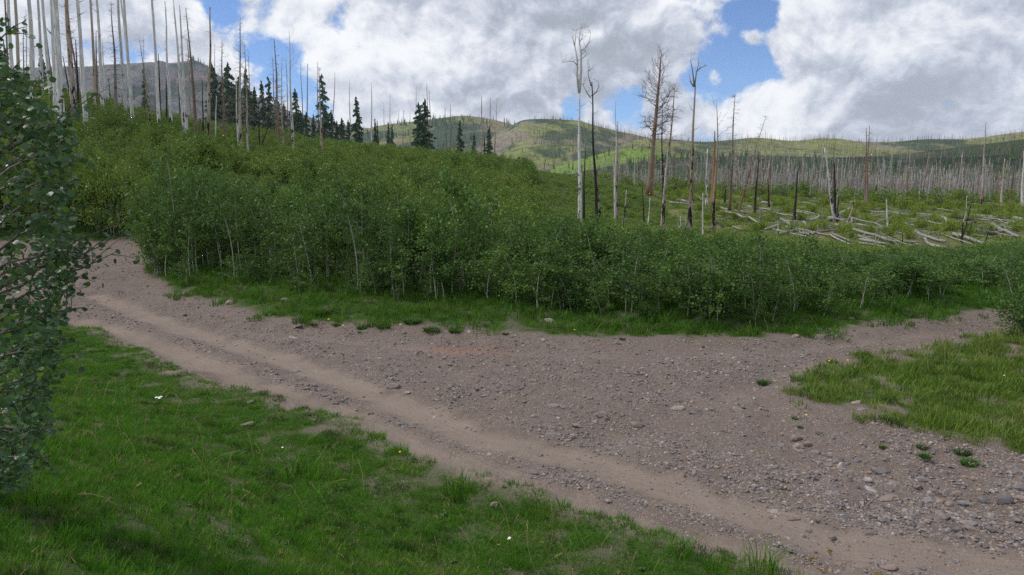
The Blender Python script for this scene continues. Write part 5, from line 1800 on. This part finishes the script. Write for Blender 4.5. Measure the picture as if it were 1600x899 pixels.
# ------------------------------------------------------------------ the near aspen at the left edge
def build_near_aspen():
    rng = np.random.default_rng(41)
    YB = 4.4
    bx = ray(-70, 400).x / ray(-70, 400).y * YB
    base = Vector((bx, YB, gz(bx, YB)))
    root = empty('aspen_tree', base)
    tag(root, 'leafy aspen with round dark leaves close by at the left edge', 'tree')

    def w(px, py, y):
        return at_depth(px, py, y) - base
    trunk = MB()
    tp = [Vector((0, 0, -.15)), w(-66, 620, 4.4), w(-74, 430, 4.45), w(-60, 240, 4.4), w(-52, 60, 4.45), w(-40, -140, 4.4)]
    trunk.tube(tp, [.06, .05, .042, .034, .024, .008], 8, 0)
    obj('trunk', trunk.mesh('near_trunk', BARK_ASPEN), root)
    ends = [  # end column, row, distance; start row on the trunk
        (22, 40, 4.4, 190), (12, 75, 4.2, 210), (28, 112, 4.1, 230), (60, 130, 4.5, 240), (118, 178, 4.4, 300), (128, 162, 4.3, 290), (90, 165, 4.8, 260), (105, 215, 4.1, 330), (70, 230, 4.6, 330),
        (135, 238, 4.5, 380), (110, 285, 4.2, 400), (80, 300, 4.7, 420), (40, 270, 4.0, 360), (120, 330, 4.6, 430), (192, 348, 4.4, 470), (168, 380, 4.3, 480), (140, 395, 4.5, 490), (185, 392, 4.55, 500), (100, 380, 4.1, 460),
        (132, 430, 4.4, 520), (108, 455, 4.6, 540), (128, 480, 4.2, 550), (60, 440, 4.0, 500), (90, 500, 4.5, 560), (122, 520, 4.3, 590), (118, 555, 4.5, 610), (70, 545, 4.1, 590), (95, 585, 4.4, 640), (50, 600, 4.6, 640), (88, 620, 4.3, 670), (84, 665, 4.2, 690),
        (60, 680, 4.4, 700), (70, 715, 4.3, 720), (35, 720, 4.2, 730), (45, 752, 4.35, 745), (15, 690, 4.5, 700), (10, 640, 4.0, 660), (20, 560, 4.6, 600), (15, 480, 4.3, 540), (25, 390, 4.7, 450), (20, 330, 4.2, 400), (15, 180, 4.4, 270), (45, 190, 4.2, 280), (5, 745, 4.1, 740)]
    leaves, inner = [], []
    for (ex, ey, yd, sy) in ends:
        br = MB()
        a = w(-62, sy, 4.42)
        e = w(ex, ey, yd)
        mid_ = a.lerp(e, .5) + Vector((0, 0, .05))
        pts = [a, a.lerp(mid_, .5) + Vector(rng.normal(size=3)) * .015, mid_, mid_.lerp(e, .5) + Vector(rng.normal(size=3)) * .02, e]
        br.tube(pts, [.013, .010, .008, .0055, .002], 5, 0, False)
        L = (e - a).length
        sites = []
        for k in range(9):
            t = rng.uniform(.25, .98)
            i = min(int(t * 4), 3)
            p = pts[i].lerp(pts[i + 1], t * 4 - i)
            d = Vector(rng.normal(size=3)) * .6 + (e - a).normalized() * .9
            d.normalize()
            l = L * rng.uniform(.10, .26)
            q = p + d * l
            br.tube([p, p.lerp(q, .5) + Vector((0, 0, .008)), q], [.004, .003, .0012], 3, 0, False)
            sites += [(p.lerp(q, f), d) for f in (.35, .6, .8, 1.0)]
        sites += [(pts[3].lerp(e, f), (e - a).normalized()) for f in (.2, .5, .8, 1.0)]
        obj('branch', br.mesh('near_branch', BARK_TWIG), root)
        for (s, d) in sites:
            if rng.random() < .88:
                leaves.append(Vector(s) + Vector(rng.normal(size=3)) * .02 + Vector((0, 0, -.012)))
    # a thicker inner mass towards the trunk, out of the frame and along the edge
    for k in range(3000):
        py = rng.uniform(90, 770)
        xmax = np.interp(py, [80, 110, 150, 180, 230, 300, 380, 450, 560, 680, 770], [0, 25, 70, 112, 128, 122, 130, 122, 102, 80, 50])
        px = xmax - abs(rng.normal()) * 42 - rng.uniform(0, 34)
        inner.append(w(px, py, rng.uniform(3.95, 4.85)))

    def leaf_shape():
        pts = []
        n = 9
        for i in range(n):
            a = 2 * math.pi * i / n
            r = 1.0 - .06 * rng.random()
            x = r * math.cos(a) * (1.12 if abs(a - 0) < .5 else 1.0)
            y = r * math.sin(a)
            pts.append((x, y, .16 * abs(y) + .05 * math.sin(3 * a)))
        V = [(0, 0, 0)] + pts + [(-1.0, 0, 0), (-1.75, .03, -.1), (-1.75, -.03, -.1)]
        F = [(0, i + 1, (i + 1) % n + 1) for i in range(n)] + [(n + 1, n + 2, n + 3)]
        return V, F
    shapes = [leaf_shape() for _ in range(4)]
    bright = mat_leaf('young_leaf', (0.06, 0.14, 0.02), (0.11, 0.19, 0.03), (0.16, 0.22, 0.08), trans=0.4)
    meshes = [mesh('round_leaf', V, F, mt) for (V, F) in shapes for mt in (LEAF_NEAR, LEAF_NEAR, bright)]

    def pose(c):
        s = rng.uniform(.014, .022)
        e = Euler((rng.normal() * .8 + (1.2 if rng.random() < .6 else .3), rng.normal() * .6, rng.uniform(0, 6.28)))
        return s, e
    leaves.sort(key=lambda v: -(v.x))
    big = leaves[:300]
    rest = leaves[300:] + inner
    for c in big:
        s, e = pose(c)
        k = rng.integers(0, 4) * 3 + (2 if rng.random() < .10 else 0)
        o = obj('leaf', meshes[k], root)
        o.location, o.rotation_euler, o.scale = c, e, (s, s, s)
    fm = MB()
    for c in rest:
        s, e = pose(c)
        V, F = shapes[rng.integers(0, 4)]
        M = np.array(e.to_matrix()) * s
        fm.add(np.array(V) @ M.T + np.array(c), F, 1 if rng.random() < .08 else 0)
    f = obj('foliage', fm.mesh('near_foliage', (LEAF_NEAR, bright)), root)
    f['kind'] = 'stuff'


build_near_aspen()

# ------------------------------------------------------------------ small plants
FLOWER_Y, t_, o_ = new_mat('yellow_petals'); finish(t_, o_, (0.75, 0.48, 0.02), .6)
FLOWER_W, t_, o_ = new_mat('white_petals'); finish(t_, o_, (0.75, 0.75, 0.72), .6)
STRAW, t_, o_ = new_mat('straw'); finish(t_, o_, (0.34, 0.27, 0.13), .8)
OCHRE, t_, o_ = new_mat('dried_ochre'); finish(t_, o_, (0.20, 0.13, 0.035), .9)
FR = np.random.default_rng(9)


def flower(px, py, size, mat, lab, grp, heads=1):
    p = at(px, py + 2)
    root = empty('wild_flower', p)
    st, hd = MB(), MB()
    s = size * p.y / FPX
    for k in range(heads):
        q = Vector(((FR.random() - .5) * s * heads * .55, FR.normal() * .02, .10 + FR.random() * .03))
        st.tube([(q.x * .3, 0, -.02), q], [.003, .002], 3, 0, False)
        n = 9
        V = [tuple(q + Vector((0, 0, .012)))] + [tuple(q + Vector((math.cos(6.28 * i / n) * s * (.5 if i % 2 else .34), math.sin(6.28 * i / n) * s * (.5 if i % 2 else .34), -.004))) for i in range(n)]
        hd.add(V, [(0, i + 1, (i + 1) % n + 1) for i in range(n)])
    obj('stem', st.mesh('flower_stem', GRASS), root)
    obj('flower_head', hd.mesh('flower_head', mat), root)
    tag(root, lab, 'flower', grp)


for (px, py, lab) in [(513, 506, 'yellow dandelion at the foot of the left bank'), (535, 515, 'yellow dandelion on the tiny tuft at the stony edge'), (625, 512, 'yellow dandelion beside the flat tuft on the bank'), (626, 713, 'yellow dandelion at the edge of the near grass'),
                      (1298, 573, 'yellow dandelion at the tip of the right meadow'), (1323, 569, 'yellow dandelion by the road at the back of the meadow'), (1261, 660, 'yellow dandelion on a small tuft at the meadow edge'), (897, 521, 'yellow dandelion under the thicket middle')]:
    flower(px, py, 4.5, FLOWER_Y, lab, 'yellow dandelions beside the road')
flower(248, 631, 6, FLOWER_W, 'white yarrow cluster in the near grass by the aspen', 'white yarrow flowers', 4)
flower(798, 857, 7, FLOWER_W, 'white yarrow cluster at the bottom middle of the grass', 'white yarrow flowers', 2)
flower(1567, 595, 4, FLOWER_W, 'white flower in the right meadow', 'white yarrow flowers', 1)
flower(442, 708, 4, FLOWER_W, 'tiny white flower in the near grass', 'white yarrow flowers', 1)
for (px, py, tx, ty, lab) in [(1262, 905, 1268, 872, 'dried ochre flower stalk left of the tallest one'), (1300, 905, 1298, 861, 'tallest dried ochre flower stalk at the bottom edge'), (1284, 908, 1284, 890, 'short dried flower stalk at the bottom edge'), (1370, 912, 1372, 896, 'broad dried flower head at the bottom edge right')]:
    p = at(px, py, 0.0)
    t = at_depth(tx, ty, p.y) - p
    root = empty('dried_flower', p)
    st, hd = MB(), MB()
    st.tube([(0, 0, -.03), t * .5 + Vector((.008, 0, 0)), t], [.0035, .003, .002], 4, 0, False)
    for k in range(8):
        q = t + Vector((FR.normal() * .022, FR.normal() * .022, FR.uniform(-.02, .012)))
        st.tube([t * .8, q], [.0018, .0012], 3, 0, False)
        V, F = [], []
        for i in range(6):
            V.append(tuple(q + Vector((math.cos(i * 1.047) * .014, math.sin(i * 1.047) * .014, 0))))
        V += [tuple(q + Vector((0, 0, .012))), tuple(q - Vector((0, 0, .008)))]
        F = [(i, (i + 1) % 6, 6) for i in range(6)] + [((i + 1) % 6, i, 7) for i in range(6)]
        hd.add(V, F)
    obj('stem', st.mesh('dry_stem', STRAW), root)
    obj('flower_head', hd.mesh('dry_head', OCHRE), root)
    tag(root, lab, 'dried flower', 'dried flower stalks at the bottom edge')

# seeding grass stalks, nobody would count them
STALK = []
for k in range(4):
    mb = MB()
    b = FR.uniform(.1, .3)
    pts = [Vector((b * t * t, 0, .42 * t - .12 * b * t * t)) for t in np.linspace(0, 1, 5)]
    mb.tube(pts, [.0016] * 5, 3, 0, False)
    for j in range(9):
        p = pts[4].lerp(pts[3], j * .09)
        a = FR.uniform(0, 6.28)
        mb.tube([p, p + Vector((math.cos(a) * .014, math.sin(a) * .014, .012))], [.0028, .0008], 3, 0, False)
    STALK.append(mb.mesh('seed_stalk', STRAW))
X = np.concatenate([FR.uniform(-8, 2.5, 420), FR.uniform(6, 17, 700)])
Y = np.concatenate([FR.uniform(5, 13, 420), FR.uniform(11, 19.5, 700)])
ok = (road_sd(X, Y) < -.2) & frustum(X, Y) & (((X < 3) & (bank_q(X, Y) > -1.5)) | (X > 5)) & (fbm(X * .7, Y * .7, 13) > .46)
X, Y = X[ok], Y[ok]
m = len(X)
scatter('seeding_grass', np.stack([X, Y, ground_z(X, Y)], 1), np.stack([FR.normal(0, .3, m), FR.normal(0, .3, m), FR.uniform(0, 6.28, m)], 1), FR.uniform(.6, 1.25, m), STALK, label='straw coloured seeding grass stalks')


# ------------------------------------------------------------------ the air
def build_haze():
    m, t, out = new_mat('haze')
    v = t.add('ShaderNodeVolumePrincipled', {'Color': (0.80, 0.89, 1.0), 'Density': HAZE_DENSITY, 'Anisotropy': 0.2})
    t.l.new(v.outputs[0], out.inputs['Volume'])
    x0, x1, y0, y1, z0, z1 = -3900, 3900, -400, 4300, -90, 640
    V = [(x, y, z) for z in (z0, z1) for y in (y0, y1) for x in (x0, x1)]
    F = [(0, 2, 3, 1), (4, 5, 7, 6), (0, 1, 5, 4), (2, 6, 7, 3), (0, 4, 6, 2), (1, 3, 7, 5)]
    o = obj('haze', mesh('haze', V, F, m))
    o['kind'] = 'stuff'
    o['label'] = 'thin blue air haze over the valley'


HAZE_DENSITY = 0.00006
build_haze()
